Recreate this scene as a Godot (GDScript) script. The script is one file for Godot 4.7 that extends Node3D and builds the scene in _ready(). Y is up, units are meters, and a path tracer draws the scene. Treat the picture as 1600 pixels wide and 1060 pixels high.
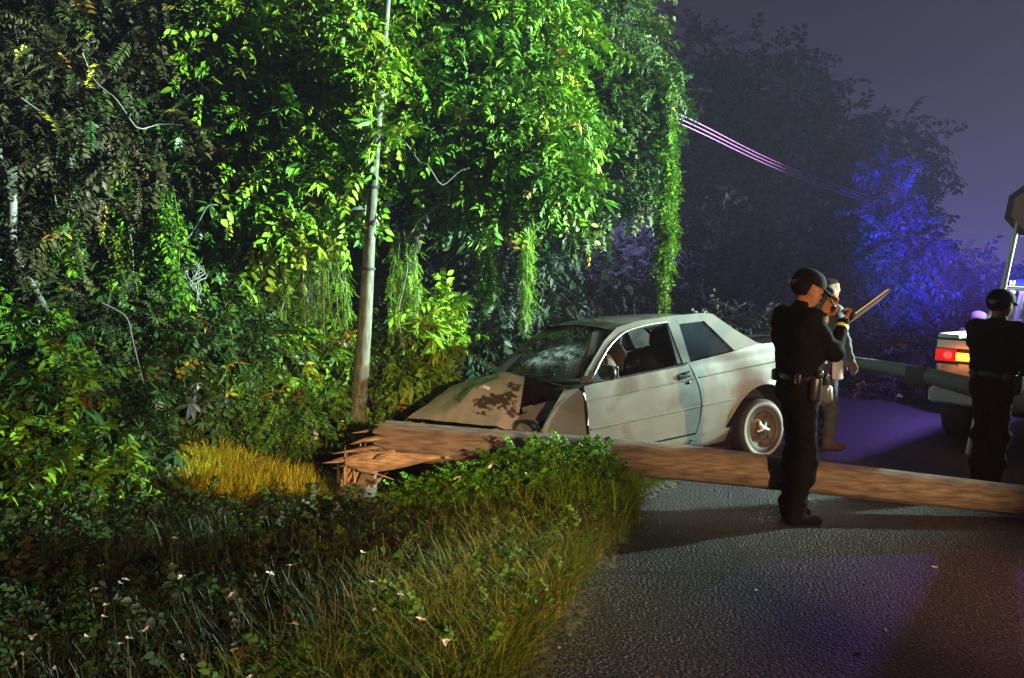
extends Node3D

# ---------------------------------------------------------------- mesh builder
class Mb:
	var v := PackedVector3Array()
	var c := PackedColorArray()
	var uv := PackedVector2Array()
	var ix := PackedInt32Array()

	func vert(p: Vector3, col := Color.WHITE, u := Vector2.ZERO) -> int:
		v.append(p)
		c.append(col)
		uv.append(u)
		return v.size() - 1

	func tri(a: int, b: int, d: int) -> void:
		ix.append(a)
		ix.append(b)
		ix.append(d)

	func quad(a: int, b: int, d: int, e: int) -> void:
		tri(a, b, d)
		tri(a, d, e)

	func face(pts: Array, col := Color.WHITE) -> void:
		var f := v.size()
		for p in pts:
			vert(p, col)
		for i in range(1, pts.size() - 1):
			tri(f, f + i, f + i + 1)

	func grid(nu: int, nv: int, fn: Callable, closed := false, cf = null) -> void:
		var f := v.size()
		for i in nu:
			for j in nv:
				var a := float(i) / (nu if closed else nu - 1)
				var b := float(j) / (nv - 1)
				vert(fn.call(a, b), cf.call(a, b) if cf != null else Color.WHITE, Vector2(a, b))
		for i in (nu if closed else nu - 1):
			for j in nv - 1:
				var i2 := (i + 1) % nu
				quad(f + i * nv + j, f + i * nv + j + 1, f + i2 * nv + j + 1, f + i2 * nv + j)

	func tube(path: Array, radii: Array, sides := 8, caps := true, flat_y := 1.0) -> void:
		var f := v.size()
		var n := path.size()
		var side := Vector3.ZERO
		for i in n:
			var d: Vector3 = (path[min(i + 1, n - 1)] - path[max(i - 1, 0)]).normalized()
			if side == Vector3.ZERO:
				side = d.cross(Vector3.UP if absf(d.y) < 0.9 else Vector3.RIGHT).normalized()
			side = (side - d * side.dot(d)).normalized()
			var up := d.cross(side)
			var r: float = radii[min(i, radii.size() - 1)]
			for k in sides:
				var t := TAU * k / sides
				vert(path[i] + side * cos(t) * r + up * sin(t) * r * flat_y, Color.WHITE, Vector2(float(k) / sides, float(i)))
		for i in n - 1:
			for k in sides:
				var k2 := (k + 1) % sides
				quad(f + i * sides + k, f + (i + 1) * sides + k, f + (i + 1) * sides + k2, f + i * sides + k2)
		if caps:
			for e in [0, n - 1]:
				var m := vert(path[e])
				for k in sides:
					var a: int = f + e * sides + k
					var b: int = f + e * sides + (k + 1) % sides
					var a2 := vert(v[a])
					var b2 := vert(v[b])
					tri(m, b2, a2) if e == 0 else tri(m, a2, b2)

	# profile of Vector2(radius, along axis)
	func lathe(profile: Array, at: Transform3D, sides := 24) -> void:
		var n := profile.size()
		grid(sides, n, func(a, b):
			var p: Vector2 = profile[roundi(b * (n - 1))]
			return at * Vector3(p.x * cos(a * TAU), p.y, p.x * sin(a * TAU)), true)

	func box(at: Vector3, s: Vector3, bev := 0.01, b := Basis.IDENTITY) -> void:
		var h := s * 0.5
		bev = minf(bev, minf(h.x, minf(h.y, h.z)) * 0.9)
		var id := {}
		for x in [-1, 1]:
			for y in [-1, 1]:
				for z in [-1, 1]:
					var g := Vector3(x, y, z)
					for k in 3:
						var p := Vector3(h.x - bev, h.y - bev, h.z - bev)
						p[k] = h[k]
						id[[x, y, z, k]] = vert(at + b * (p * g))
		for k in 3:
			var i := (k + 1) % 3
			var j := (k + 2) % 3
			for s1 in [-1, 1]:
				var q := []
				for w in [[-1, -1], [1, -1], [1, 1], [-1, 1]]:
					var g := [0, 0, 0]
					g[k] = s1
					g[i] = w[0]
					g[j] = w[1]
					q.append(id[[g[0], g[1], g[2], k]])
				quad(q[0], q[1], q[2], q[3]) if s1 < 0 else quad(q[3], q[2], q[1], q[0])
				for s2 in [-1, 1]:
					var e := []
					for w in [[-1, i], [1, i], [1, j], [-1, j]]:
						var g := [0, 0, 0]
						g[i] = s1
						g[j] = s2
						g[k] = w[0]
						e.append(id[[g[0], g[1], g[2], w[1]]])
					quad(e[0], e[1], e[2], e[3]) if s1 * s2 > 0 else quad(e[3], e[2], e[1], e[0])
		for x in [-1, 1]:
			for y in [-1, 1]:
				for z in [-1, 1]:
					if x * y * z > 0:
						tri(id[[x, y, z, 2]], id[[x, y, z, 1]], id[[x, y, z, 0]])
					else:
						tri(id[[x, y, z, 0]], id[[x, y, z, 1]], id[[x, y, z, 2]])

	# a flat outline (x, y) laid on a surface, with thickness
	func plate(poly: Array, fn: Callable, thick: Vector3) -> void:
		var p2 := PackedVector2Array(poly)
		var t := Geometry2D.triangulate_polygon(p2)
		var f := v.size()
		for p in p2:
			vert(fn.call(p))
		var g := v.size()
		for p in p2:
			vert(fn.call(p) + thick)
		for i in range(0, t.size(), 3):
			tri(f + t[i], f + t[i + 1], f + t[i + 2])
			tri(g + t[i], g + t[i + 2], g + t[i + 1])
		for i in p2.size():
			var k := (i + 1) % p2.size()
			var q := v.size()
			vert(v[f + i])
			vert(v[f + k])
			vert(v[g + k])
			vert(v[g + i])
			quad(q, q + 1, q + 2, q + 3)

	func mesh(use_color := false) -> ArrayMesh:
		var n := PackedVector3Array()
		n.resize(v.size())
		for i in range(0, ix.size(), 3):
			var a := ix[i]
			var b := ix[i + 1]
			var d := ix[i + 2]
			var q := (v[d] - v[a]).cross(v[b] - v[a])
			n[a] += q
			n[b] += q
			n[d] += q
		for i in n.size():
			n[i] = n[i].normalized() if n[i].length_squared() > 1e-20 else Vector3.UP
		var arr := []
		arr.resize(Mesh.ARRAY_MAX)
		arr[Mesh.ARRAY_VERTEX] = v
		arr[Mesh.ARRAY_NORMAL] = n
		arr[Mesh.ARRAY_TEX_UV] = uv
		if use_color:
			arr[Mesh.ARRAY_COLOR] = c
		arr[Mesh.ARRAY_INDEX] = ix
		var m := ArrayMesh.new()
		m.add_surface_from_arrays(Mesh.PRIMITIVE_TRIANGLES, arr)
		return m

# ---------------------------------------------------------------- bodies: smooth union of tapered capsules, surface nets
class Net:
	var bones := []      # [a, b, radius a, radius b, colour]

	func add(a: Vector3, b: Vector3, ra: float, rb: float, col: Color) -> void:
		bones.append([a, b, ra, rb, col])

	func into(mb: Mb, cell: float, k: float) -> void:
		if bones.is_empty():
			return
		var lo := Vector3.INF
		var hi := -Vector3.INF
		for q in bones:
			var r: float = maxf(q[2], q[3]) + k * 2.0 + cell * 2.0
			lo = lo.min(q[0] - Vector3.ONE * r).min(q[1] - Vector3.ONE * r)
			hi = hi.max(q[0] + Vector3.ONE * r).max(q[1] + Vector3.ONE * r)
		var nx := int((hi.x - lo.x) / cell) + 2
		var ny := int((hi.y - lo.y) / cell) + 2
		var nz := int((hi.z - lo.z) / cell) + 2
		var f := PackedFloat32Array()
		f.resize(nx * ny * nz)
		var best := PackedFloat32Array()
		best.resize(nx * ny * nz)
		var who := PackedByteArray()
		who.resize(nx * ny * nz)
		for bi in bones.size():
			var q = bones[bi]
			var a: Vector3 = q[0]
			var ab: Vector3 = q[1] - a
			var l2 := maxf(ab.length_squared(), 1e-9)
			var ra: float = q[2]
			var rd: float = q[3] - ra
			var m: float = maxf(q[2], q[3]) + k * 3.0 + cell
			var b0: Vector3 = (a.min(q[1]) - Vector3.ONE * m - lo) / cell
			var b1: Vector3 = (a.max(q[1]) + Vector3.ONE * m - lo) / cell
			for x in range(maxi(0, int(b0.x)), mini(nx, int(b1.x) + 2)):
				for y in range(maxi(0, int(b0.y)), mini(ny, int(b1.y) + 2)):
					var at := (x * ny + y) * nz
					for z in range(maxi(0, int(b0.z)), mini(nz, int(b1.z) + 2)):
						var p := lo + Vector3(x, y, z) * cell - a
						var t := clampf(p.dot(ab) / l2, 0.0, 1.0)
						var d := (p - ab * t).length() - ra - rd * t
						if d < k * 4.0:
							var e := exp(-d / k)
							f[at + z] += e
							if e > best[at + z]:
								best[at + z] = e
								who[at + z] = bi
		var id := PackedInt32Array()
		id.resize(nx * ny * nz)
		id.fill(-1)
		var sx := ny * nz
		var corner := [0, sx, nz, sx + nz, 1, sx + 1, nz + 1, sx + nz + 1]
		var off := [Vector3(0, 0, 0), Vector3(1, 0, 0), Vector3(0, 1, 0), Vector3(1, 1, 0), Vector3(0, 0, 1), Vector3(1, 0, 1), Vector3(0, 1, 1), Vector3(1, 1, 1)]
		var edges := [[0, 1], [2, 3], [4, 5], [6, 7], [0, 2], [1, 3], [4, 6], [5, 7], [0, 4], [1, 5], [2, 6], [3, 7]]
		for x in nx - 1:
			for y in ny - 1:
				var row := (x * ny + y) * nz
				for z in nz - 1:
					var o := row + z
					var n := 0
					for cc in corner:
						if f[o + cc] > 1.0:
							n += 1
					if n == 0 or n == 8:
						continue
					var sum := Vector3.ZERO
					var cnt := 0
					for e in edges:
						var fa := f[o + corner[e[0]]]
						var fb := f[o + corner[e[1]]]
						if (fa > 1.0) != (fb > 1.0):
							var la := log(maxf(fa, 0.02))
							var lb := log(maxf(fb, 0.02))
							sum += off[e[0]].lerp(off[e[1]], la / (la - lb))
							cnt += 1
					var w := 0
					var bb := -1.0
					for cc in corner:
						if best[o + cc] > bb:
							bb = best[o + cc]
							w = who[o + cc]
					id[o] = mb.vert(lo + (Vector3(x, y, z) + sum / cnt) * cell, bones[w][4])
		for x in range(1, nx - 1):
			for y in range(1, ny - 1):
				for z in range(1, nz - 1):
					var o := (x * ny + y) * nz + z
					var s := f[o] > 1.0
					for ax in 3:
						var step: int = [sx, nz, 1][ax]
						if (f[o + step] > 1.0) == s:
							continue
						var u: int = [nz, 1, sx][ax]
						var w: int = [1, sx, nz][ax]
						var a := id[o]
						var b := id[o - u]
						var d := id[o - u - w]
						var e := id[o - w]
						if a < 0 or b < 0 or d < 0 or e < 0:
							continue
						if s:
							mb.quad(e, d, b, a)
						else:
							mb.quad(a, b, d, e)

# ---------------------------------------------------------------- small helpers
var rng := RandomNumberGenerator.new()
var taken := {}
var M := {}

func lin(r: float, g: float, b: float) -> Color:
	return Color(r, g, b).linear_to_srgb()

func mat(r: float, g: float, b: float, rough := 0.7, metal := 0.0) -> StandardMaterial3D:
	var m := StandardMaterial3D.new()
	m.albedo_color = lin(r, g, b)
	m.roughness = rough
	m.metallic = metal
	return m

func noise_tex(freq: float, size := 512, octaves := 4, ramp := [], kind := FastNoiseLite.TYPE_SIMPLEX_SMOOTH, seed_ := 3) -> NoiseTexture2D:
	var n := FastNoiseLite.new()
	n.noise_type = kind
	n.seed = seed_
	n.frequency = freq
	n.fractal_octaves = octaves
	var t := NoiseTexture2D.new()
	t.width = size
	t.height = size
	t.seamless = true
	t.noise = n
	if ramp:
		var g := Gradient.new()
		g.offsets = PackedFloat32Array(ramp[0])
		g.colors = PackedColorArray(ramp[1])
		t.color_ramp = g
	return t

func numbered(called: String) -> String:
	taken[called] = taken.get(called, -1) + 1
	return called if taken[called] == 0 else "%s_%03d" % [called, taken[called]]

func tag(o: Node3D, label: String, category := "", group := "", kind := "") -> Node3D:
	if label:
		o.set_meta("label", label)
	if category:
		o.set_meta("category", category)
	if group:
		o.set_meta("group", group)
	if kind:
		o.set_meta("kind", kind)
	return o

func thing(called: String, label: String, category: String, at := Vector3.ZERO, basis_ := Basis.IDENTITY, group := "") -> Node3D:
	var o := Node3D.new()
	o.name = numbered(called)
	add_child(o)
	o.transform = Transform3D(basis_, at)
	return tag(o, label, category, group)

func put(called: String, mb, m: Material, parent: Node = null, colored := false) -> MeshInstance3D:
	var o := MeshInstance3D.new()
	o.mesh = mb.mesh(colored) if mb is Mb else mb
	o.material_override = m
	if parent == null:
		o.name = numbered(called)
		add_child(o)
	else:
		o.name = called
		parent.add_child(o, true)
	return o

func swarm(called: String, mesh: Mesh, m: Material, buf: PackedFloat32Array, parent: Node = null) -> MultiMeshInstance3D:
	var mm := MultiMesh.new()
	mm.transform_format = MultiMesh.TRANSFORM_3D
	mm.use_colors = true
	mm.mesh = mesh
	mm.instance_count = buf.size() / 16
	mm.buffer = buf
	var o := MultiMeshInstance3D.new()
	o.multimesh = mm
	o.material_override = m
	o.set_meta("kind", "stuff")
	if parent == null:
		o.name = numbered(called)
		add_child(o)
	else:
		o.name = called
		parent.add_child(o, true)
	return o

func push(buf: PackedFloat32Array, b: Basis, p: Vector3, c: Color) -> void:
	buf.append_array(PackedFloat32Array([b.x.x, b.y.x, b.z.x, p.x, b.x.y, b.y.y, b.z.y, p.y, b.x.z, b.y.z, b.z.z, p.z, c.r, c.g, c.b, 1.0]))

func rv() -> Vector3:
	var z := rng.randf_range(-1, 1)
	var t := rng.randf() * TAU
	var r := sqrt(1.0 - z * z)
	return Vector3(r * cos(t), z, r * sin(t))

func smooth(pts: Array, n: int) -> Array:
	var c := Curve3D.new()
	for i in pts.size():
		var a: Vector3 = pts[max(i - 1, 0)]
		var b: Vector3 = pts[min(i + 1, pts.size() - 1)]
		var t := (b - a) / 6.0
		c.add_point(pts[i], -t, t)
	var out := []
	var l := c.get_baked_length()
	for i in n + 1:
		out.append(c.sample_baked(l * i / n, true))
	return out

func spread_r(a: float, b: float, n: int) -> Array:
	var out := []
	for i in n + 1:
		out.append(lerpf(a, b, float(i) / n))
	return out

# ---------------------------------------------------------------- terrain
const EDGE := [Vector2(-5.2, 12), Vector2(-3.0, 6), Vector2(-1.2, 1), Vector2(0.0, -2.8), Vector2(1.05, -5.7), Vector2(2.6, -8.0), Vector2(5.4, -12.0), Vector2(10, -18), Vector2(20, -28), Vector2(42, -46)]
var ground_noise := FastNoiseLite.new()

# metres to the left of the road's edge (negative: on the road)
func off_road(x: float, z: float) -> float:
	var p := Vector2(x, z)
	var best := 1e9
	var s := 1.0
	for i in EDGE.size() - 1:
		var a: Vector2 = EDGE[i]
		var b: Vector2 = EDGE[i + 1]
		var q := Geometry2D.get_closest_point_to_segment(p, a, b)
		var d := p.distance_to(q)
		if d < best:
			best = d
			s = -1.0 if (b - a).cross(p - a) > 0.0 else 1.0
	return best * s

func height(x: float, z: float) -> float:
	var s := off_road(x, z)
	if s < 0.0:
		return -0.01
	var deep := smoothstep(-3.6, -5.6, z) * (1.0 - smoothstep(-8.5, -11.0, z))
	var h := 0.03 * smoothstep(0.0, 0.4, s) + ground_noise.get_noise_2d(x, z) * 0.06 * smoothstep(0.2, 1.2, s)
	h -= 0.30 * deep * smoothstep(0.25, 1.0, s) * (1.0 - smoothstep(2.2, 3.6, s))
	return h + 0.35 * smoothstep(3.0, 6.0, s)

func _ready() -> void:
	rng.seed = 11
	ground_noise.seed = 5
	ground_noise.frequency = 0.5
	# camera
	var cam := Camera3D.new()
	cam.name = "camera"
	cam.fov = 49.1
	cam.near = 0.05
	cam.far = 600.0
	add_child(cam)
	cam.transform = Transform3D(Basis(Vector3.RIGHT, deg_to_rad(-4.44)) * Basis(Vector3.BACK, deg_to_rad(2.0)), Vector3(0, 1.6, 0))
	cam.current = true
	# night sky, thin haze, exposure
	var sky := ProceduralSkyMaterial.new()
	sky.sky_top_color = Color(0.130, 0.100, 0.122)
	sky.sky_horizon_color = Color(0.40, 0.39, 0.60)
	sky.sky_curve = 0.085
	sky.ground_bottom_color = Color(0.05, 0.05, 0.06)
	sky.ground_horizon_color = Color(0.16, 0.15, 0.2)
	var env := Environment.new()
	env.background_mode = Environment.BG_SKY
	env.sky = Sky.new()
	env.sky.sky_material = sky
	env.tonemap_mode = Environment.TONE_MAPPER_LINEAR
	env.tonemap_exposure = 1.0
	env.sdfgi_enabled = true
	env.ssao_enabled = true
	env.ssil_enabled = true
	env.fog_enabled = true
	env.fog_density = 0.0015
	env.fog_light_color = Color(0.62, 0.58, 0.70)
	var we := WorldEnvironment.new()
	we.name = "environment"
	we.environment = env
	add_child(we)
	# the moon behind the haze: barely there
	var moon := DirectionalLight3D.new()
	moon.name = "moon"
	moon.light_energy = 0.02
	moon.light_color = Color(0.75, 0.8, 1.0)
	moon.light_angular_distance = 10.0
	moon.shadow_enabled = true
	moon.sky_mode = DirectionalLight3D.SKY_MODE_LIGHT_ONLY
	add_child(moon)
	moon.rotation_degrees = Vector3(-60, 40, 0)
	# the work floodlights and the patrol trucks carry their lamps: see light_tower(), truck()
	materials()
	leaves()
	setting()
	light_tower("tall floodlight tower far across the road, higher of the two", Vector3(18.2, 0, -5.2), 5.5, Vector3(-3.0, 6.1, -8.0), 2700.0, 18.5)
	light_tower("low floodlight tower behind the patrol truck, lower of the two", Vector3(12.5, 0, -9.3), 3.9, Vector3(-3.0, 3.4, -8.0), 720.0, 29.0)
	var tr := truck()
	patrol_lamps(tr)
	car()
	poles()
	people()
	jungle()
	far_trees()
	verge()
	small_things()

func materials() -> void:
	M.asphalt = mat(0.05, 0.05, 0.055, 0.5)
	M.asphalt.albedo_color = Color.WHITE
	M.asphalt.albedo_texture = noise_tex(0.045, 1024, 5, [[0.0, 0.35, 0.5, 0.64, 0.70, 1.0], [lin(.005, .005, .0055), lin(.013, .0125, .0135), lin(.021, .020, .0215), lin(.036, .035, .035), lin(.10, .095, .09), lin(.2, .19, .18)]])
	M.asphalt.uv1_triplanar = true
	M.asphalt.uv1_world_triplanar = true
	M.asphalt.uv1_scale = Vector3.ONE * 1.1
	M.asphalt.heightmap_enabled = true
	M.asphalt.heightmap_texture = noise_tex(0.035, 1024, 6, [], FastNoiseLite.TYPE_SIMPLEX_SMOOTH, 8)
	M.asphalt.heightmap_scale = 0.9
	M.soil = mat(1, 1, 1, 0.95)
	M.soil.albedo_texture = noise_tex(0.02, 512, 5, [[0.0, 0.5, 1.0], [lin(.012, .010, .006), lin(.035, .026, .014), lin(.07, .05, .025)]])
	M.soil.uv1_triplanar = true
	M.soil.uv1_world_triplanar = true
	M.soil.uv1_scale = Vector3.ONE * 0.7
	M.soil.heightmap_enabled = true
	M.soil.heightmap_texture = noise_tex(0.03, 512, 5)
	M.soil.heightmap_scale = 4.0
	# leaf: colour comes from each copy
	M.leaf = mat(1, 1, 1, 0.55)
	M.leaf.metallic_specular = 0.35
	M.leaf.vertex_color_use_as_albedo = true
	M.leaf.backlight_enabled = true
	M.leaf.backlight = Color(0.45, 0.45, 0.45)
	M.grass = mat(1, 1, 1, 0.55)
	M.grass.vertex_color_use_as_albedo = true
	M.grass.backlight_enabled = true
	M.grass.backlight = Color(0.4, 0.4, 0.4)
	M.bark = mat(1, 1, 1, 0.9)
	M.bark.albedo_texture = noise_tex(0.03, 256, 5, [[0.0, 0.5, 1.0], [lin(.015, .011, .008), lin(.045, .035, .025), lin(.11, .09, .065)]])
	M.bark.uv1_triplanar = true
	M.bark.uv1_scale = Vector3(6, 1.5, 6)
	M.bark.heightmap_enabled = true
	M.bark.heightmap_texture = M.bark.albedo_texture
	M.bark.heightmap_scale = 2.0
	M.pale_bark = mat(0.17, 0.165, 0.15, 0.8)
	M.post_wood = mat(1, 1, 1, 0.8)
	M.post_wood.albedo_texture = noise_tex(0.02, 512, 5, [[0.0, 0.45, 0.6, 1.0], [lin(.03, .03, .022), lin(.075, .08, .055), lin(.115, .12, .085), lin(.18, .18, .13)]])
	M.post_wood.uv1_triplanar = true
	M.post_wood.uv1_scale = Vector3(3, 0.5, 3)
	# utility pole wood: grain runs along its own x axis
	M.pole_wood = mat(1, 1, 1, 0.85)
	M.pole_wood.albedo_texture = noise_tex(0.018, 512, 5, [[0.0, 0.3, 0.5, 0.7, 1.0], [lin(.03, .022, .017), lin(.09, .066, .050), lin(.135, .102, .078), lin(.17, .132, .102), lin(.24, .19, .15)]])
	M.pole_wood.uv1_triplanar = true
	M.pole_wood.uv1_scale = Vector3(0.45, 3.6, 3.6)
	M.pole_wood.heightmap_enabled = true
	M.pole_wood.heightmap_texture = M.pole_wood.albedo_texture
	M.pole_wood.heightmap_scale = 1.2
	M.raw_wood = mat(1, 1, 1, 0.8)
	M.raw_wood.albedo_texture = noise_tex(0.02, 256, 5, [[0.0, 0.4, 0.6, 1.0], [lin(.10, .06, .035), lin(.27, .18, .11), lin(.42, .30, .19), lin(.60, .48, .33)]])
	M.raw_wood.uv1_triplanar = true
	M.raw_wood.uv1_scale = Vector3(1.2, 9, 9)
	M.crack = mat(.02, .012, .008, 1.0)
	M.grey_wood = mat(1, 1, 1, 0.85)
	M.grey_wood.albedo_texture = noise_tex(0.02, 256, 5, [[0.0, 0.5, 1.0], [lin(.06, .06, .055), lin(.13, .13, .12), lin(.22, .22, .2)]])
	M.grey_wood.uv1_triplanar = true
	M.grey_wood.uv1_scale = Vector3(0.5, 6, 6)
	# car
	M.paint = mat(1, 1, 1, 0.3)
	M.paint.albedo_texture = noise_tex(0.006, 512, 5, [[0.0, 0.4, 0.62, 0.75, 1.0], [lin(.13, .132, .122), lin(.165, .168, .155), lin(.185, .188, .175), lin(.155, .15, .135), lin(.11, .10, .08)]])
	M.paint.uv1_triplanar = true
	M.paint.uv1_scale = Vector3.ONE * 0.6
	M.paint.clearcoat_enabled = true
	M.paint.clearcoat = 0.9
	M.paint.clearcoat_roughness = 0.1
	M.hood = mat(1, 1, 1, 0.36)
	M.hood.vertex_color_use_as_albedo = true
	M.trim = mat(.62, .62, .6, 0.25, 0.6)
	M.black_plastic = mat(.012, .012, .013, 0.4)
	M.dark = mat(.018, .017, .017, 0.8)
	M.rubber = mat(.018, .018, .019, 0.75)
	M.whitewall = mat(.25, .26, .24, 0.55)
	M.rim_steel = mat(1, 1, 1, 0.6, 0.2)
	M.rim_steel.albedo_texture = noise_tex(0.05, 256, 4, [[0.0, 0.5, 1.0], [lin(.04, .026, .018), lin(.10, .07, .05), lin(.15, .11, .085)]])
	M.rim_steel.uv1_triplanar = true
	M.chrome = mat(.5, .5, .48, 0.36, 1.0)
	M.seat = mat(.03, .028, .03, 0.9)
	M.pale_seat = mat(.3, .29, .26, 0.9)
	M.engine = mat(1, 1, 1, 0.7)
	M.engine.albedo_texture = noise_tex(0.03, 256, 4, [[0.0, 0.5, 1.0], [lin(.02, .015, .012), lin(.05, .04, .03), lin(.12, .09, .065)]])
	M.engine.uv1_triplanar = true
	M.glass = mat(.5, .55, .55, 0.04)
	M.glass.albedo_color = Color(0.45, 0.5, 0.5, 0.32)
	M.glass.transparency = BaseMaterial3D.TRANSPARENCY_ALPHA
	M.tint_glass = mat(.1, .12, .13, 0.05)
	M.tint_glass.albedo_color = Color(0.16, 0.19, 0.22, 0.6)
	M.tint_glass.transparency = BaseMaterial3D.TRANSPARENCY_ALPHA
	M.crazed = mat(1, 1, 1, 0.12)
	M.crazed.albedo_texture = cracked_glass()
	M.crazed.backlight_enabled = true
	M.crazed.backlight = Color(0.9, 0.9, 0.9)
	M.crazed.transparency = BaseMaterial3D.TRANSPARENCY_ALPHA
	# truck
	M.truck_paint = mat(.66, .69, .64, 0.35)
	M.truck_paint.clearcoat_enabled = true
	M.truck_paint.clearcoat = 0.6
	M.red_lens = glow(Color(1, 0.05, 0.05), 0.7, Color(0.5, 0.02, 0.02))
	M.red_hot = glow(Color(1, 0.25, 0.2), 2.2, Color(0.6, 0.1, 0.1))
	M.amber_hot = glow(Color(1, 0.62, 0.2), 4.0, Color(0.8, 0.4, 0.1))
	M.red_dull = mat(.3, .02, .02, 0.2)
	M.clear_lens = mat(.8, .8, .8, 0.15)
	M.warm_lens = glow(Color(1, 0.72, 0.42), 6.0, Color(0.9, 0.8, 0.7))
	M.cool_lens = glow(Color(0.92, 1, 0.96), 8.0, Color(0.9, 0.9, 0.9))
	M.blue_lens = glow(Color(0.1, 0.2, 1), 3.0, Color(0.05, 0.1, 0.6))
	M.red_beacon = glow(Color(1, 0.12, 0.3), 3.0, Color(0.6, 0.05, 0.1))
	M.white_paint = mat(.7, .7, .7, 0.4)
	M.sign_face = mat(.42, .17, .19, 0.4)
	M.sign_rim = mat(.05, .035, .03, 0.6)
	M.steel = mat(.3, .3, .31, 0.4, 0.8)
	# people
	M.person = mat(1, 1, 1, 0.85)
	M.person.metallic_specular = 0.12
	M.person.vertex_color_use_as_albedo = true
	M.cap = mat(.005, .005, .006, 0.85)
	M.cap.metallic_specular = 0.15
	M.grey_cap = mat(.05, .05, .05, 0.8)
	M.patch = mat(.05, .03, .012, 0.8)
	M.leather = mat(.012, .011, .011, 0.35)
	M.yellow = mat(.55, .7, .1, 0.5)
	M.card = mat(.6, .7, .78, 0.4)
	M.paper = mat(.72, .70, .64, 0.6)
	M.board = mat(.06, .045, .03, 0.5)
	M.grey_plastic = mat(.35, .35, .36, 0.35)
	M.cable = mat(.17, .05, .16, 0.4)  # pink and violet of the police lamps painted into the cable colour
	M.stem = mat(.06, .09, .03, 0.8)
	M.petal = mat(.85, .72, .66, 0.6)
	M.petal.backlight_enabled = true
	M.petal.backlight = Color(0.4, 0.35, 0.3)
	M.orange_petal = mat(.75, .32, .06, 0.6)
	M.white_petal = mat(.8, .8, .78, 0.6)
	M.dead_leaf = mat(.2, .07, .035, 0.8)

func glow(c: Color, e: float, base: Color) -> StandardMaterial3D:
	var m := StandardMaterial3D.new()
	m.albedo_color = base
	m.roughness = 0.25
	m.emission_enabled = true
	m.emission = c
	m.emission_energy_multiplier = e
	return m

# a windscreen broken into a web of cracks round two impacts, milky glare painted in
func cracked_glass() -> ImageTexture:
	var n := 512
	var im := Image.create(n, n, false, Image.FORMAT_RGBA8)
	var soft := FastNoiseLite.new()
	soft.seed = 9
	soft.frequency = 0.014
	soft.fractal_octaves = 5
	var wob := FastNoiseLite.new()
	wob.seed = 17
	wob.frequency = 0.02
	for x in n:
		for y in n:
			# the texture runs: x from the car's right to its left, y from base to top
			var p := Vector2(x, y) / n
			var w := 0.0
			for hit in [[Vector2(0.70, 0.45), 0.46, 23.0, 1.0], [Vector2(0.45, 0.30), 0.34, 15.0, 0.7]]:
				var o: Vector2 = p - hit[0]
				var d: float = o.length()
				var a: float = o.angle() + 0.5 * wob.get_noise_2d(x, y)
				var fade: float = clampf(1.0 - d / hit[1], 0.0, 1.0)
				var ray: float = absf(fposmod(a / TAU * hit[2], 1.0) - 0.5) * d * TAU / hit[2]
				var ring: float = absf(fposmod(d * 16.0 + 1.4 * wob.get_noise_2d(x + 200, y), 1.0) - 0.5) / 16.0
				var line: float = maxf(smoothstep(0.0035, 0.0008, ray), 0.7 * smoothstep(0.003, 0.0008, ring))
				w += hit[3] * (line * (0.25 + 0.6 * fade) * smoothstep(0.0, 0.15, fade) + 1.25 * fade * fade * clampf(0.6 + 1.2 * soft.get_noise_2d(x, y), 0.0, 1.0))
			w = clampf(w, 0.0, 1.0)
			im.set_pixel(x, y, Color(lerpf(0.14, 0.92, w), lerpf(0.17, 0.95, w), lerpf(0.15, 0.96, w), lerpf(0.42, 0.97, w)))
	return ImageTexture.create_from_image(im)

# ---------------------------------------------------------------- foliage pieces
func leaf(mb: Mb, base: Vector3, dir: Vector3, up: Vector3, l: float, w: float, col: Color) -> void:
	dir = dir.normalized()
	var s := dir.cross(up).normalized()
	var n := s.cross(dir)
	var b := mb.vert(base, col)
	var m := mb.vert(base + dir * l * 0.5 - n * w * 0.10, col)
	var t := mb.vert(base + dir * l - n * l * 0.2, col)
	var tips := []
	for q in [1.0, -1.0]:
		var a := mb.vert(base + dir * l * 0.26 + s * q * w * 0.46 + n * w * 0.12, col)
		var d := mb.vert(base + dir * l * 0.60 + s * q * w * 0.40 + n * (w * 0.10 - l * 0.06), col)
		tips.append(a)
		tips.append(d)
	mb.tri(b, tips[0], m)
	mb.tri(tips[0], tips[1], m)
	mb.tri(tips[1], t, m)
	mb.tri(b, m, tips[2])
	mb.tri(tips[2], m, tips[3])
	mb.tri(tips[3], m, t)

func tone() -> Color:
	var k := rng.randf_range(0.55, 1.25)
	return Color(k * rng.randf_range(0.85, 1.2), k, k * rng.randf_range(0.7, 1.1))

var L := {}

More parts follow.
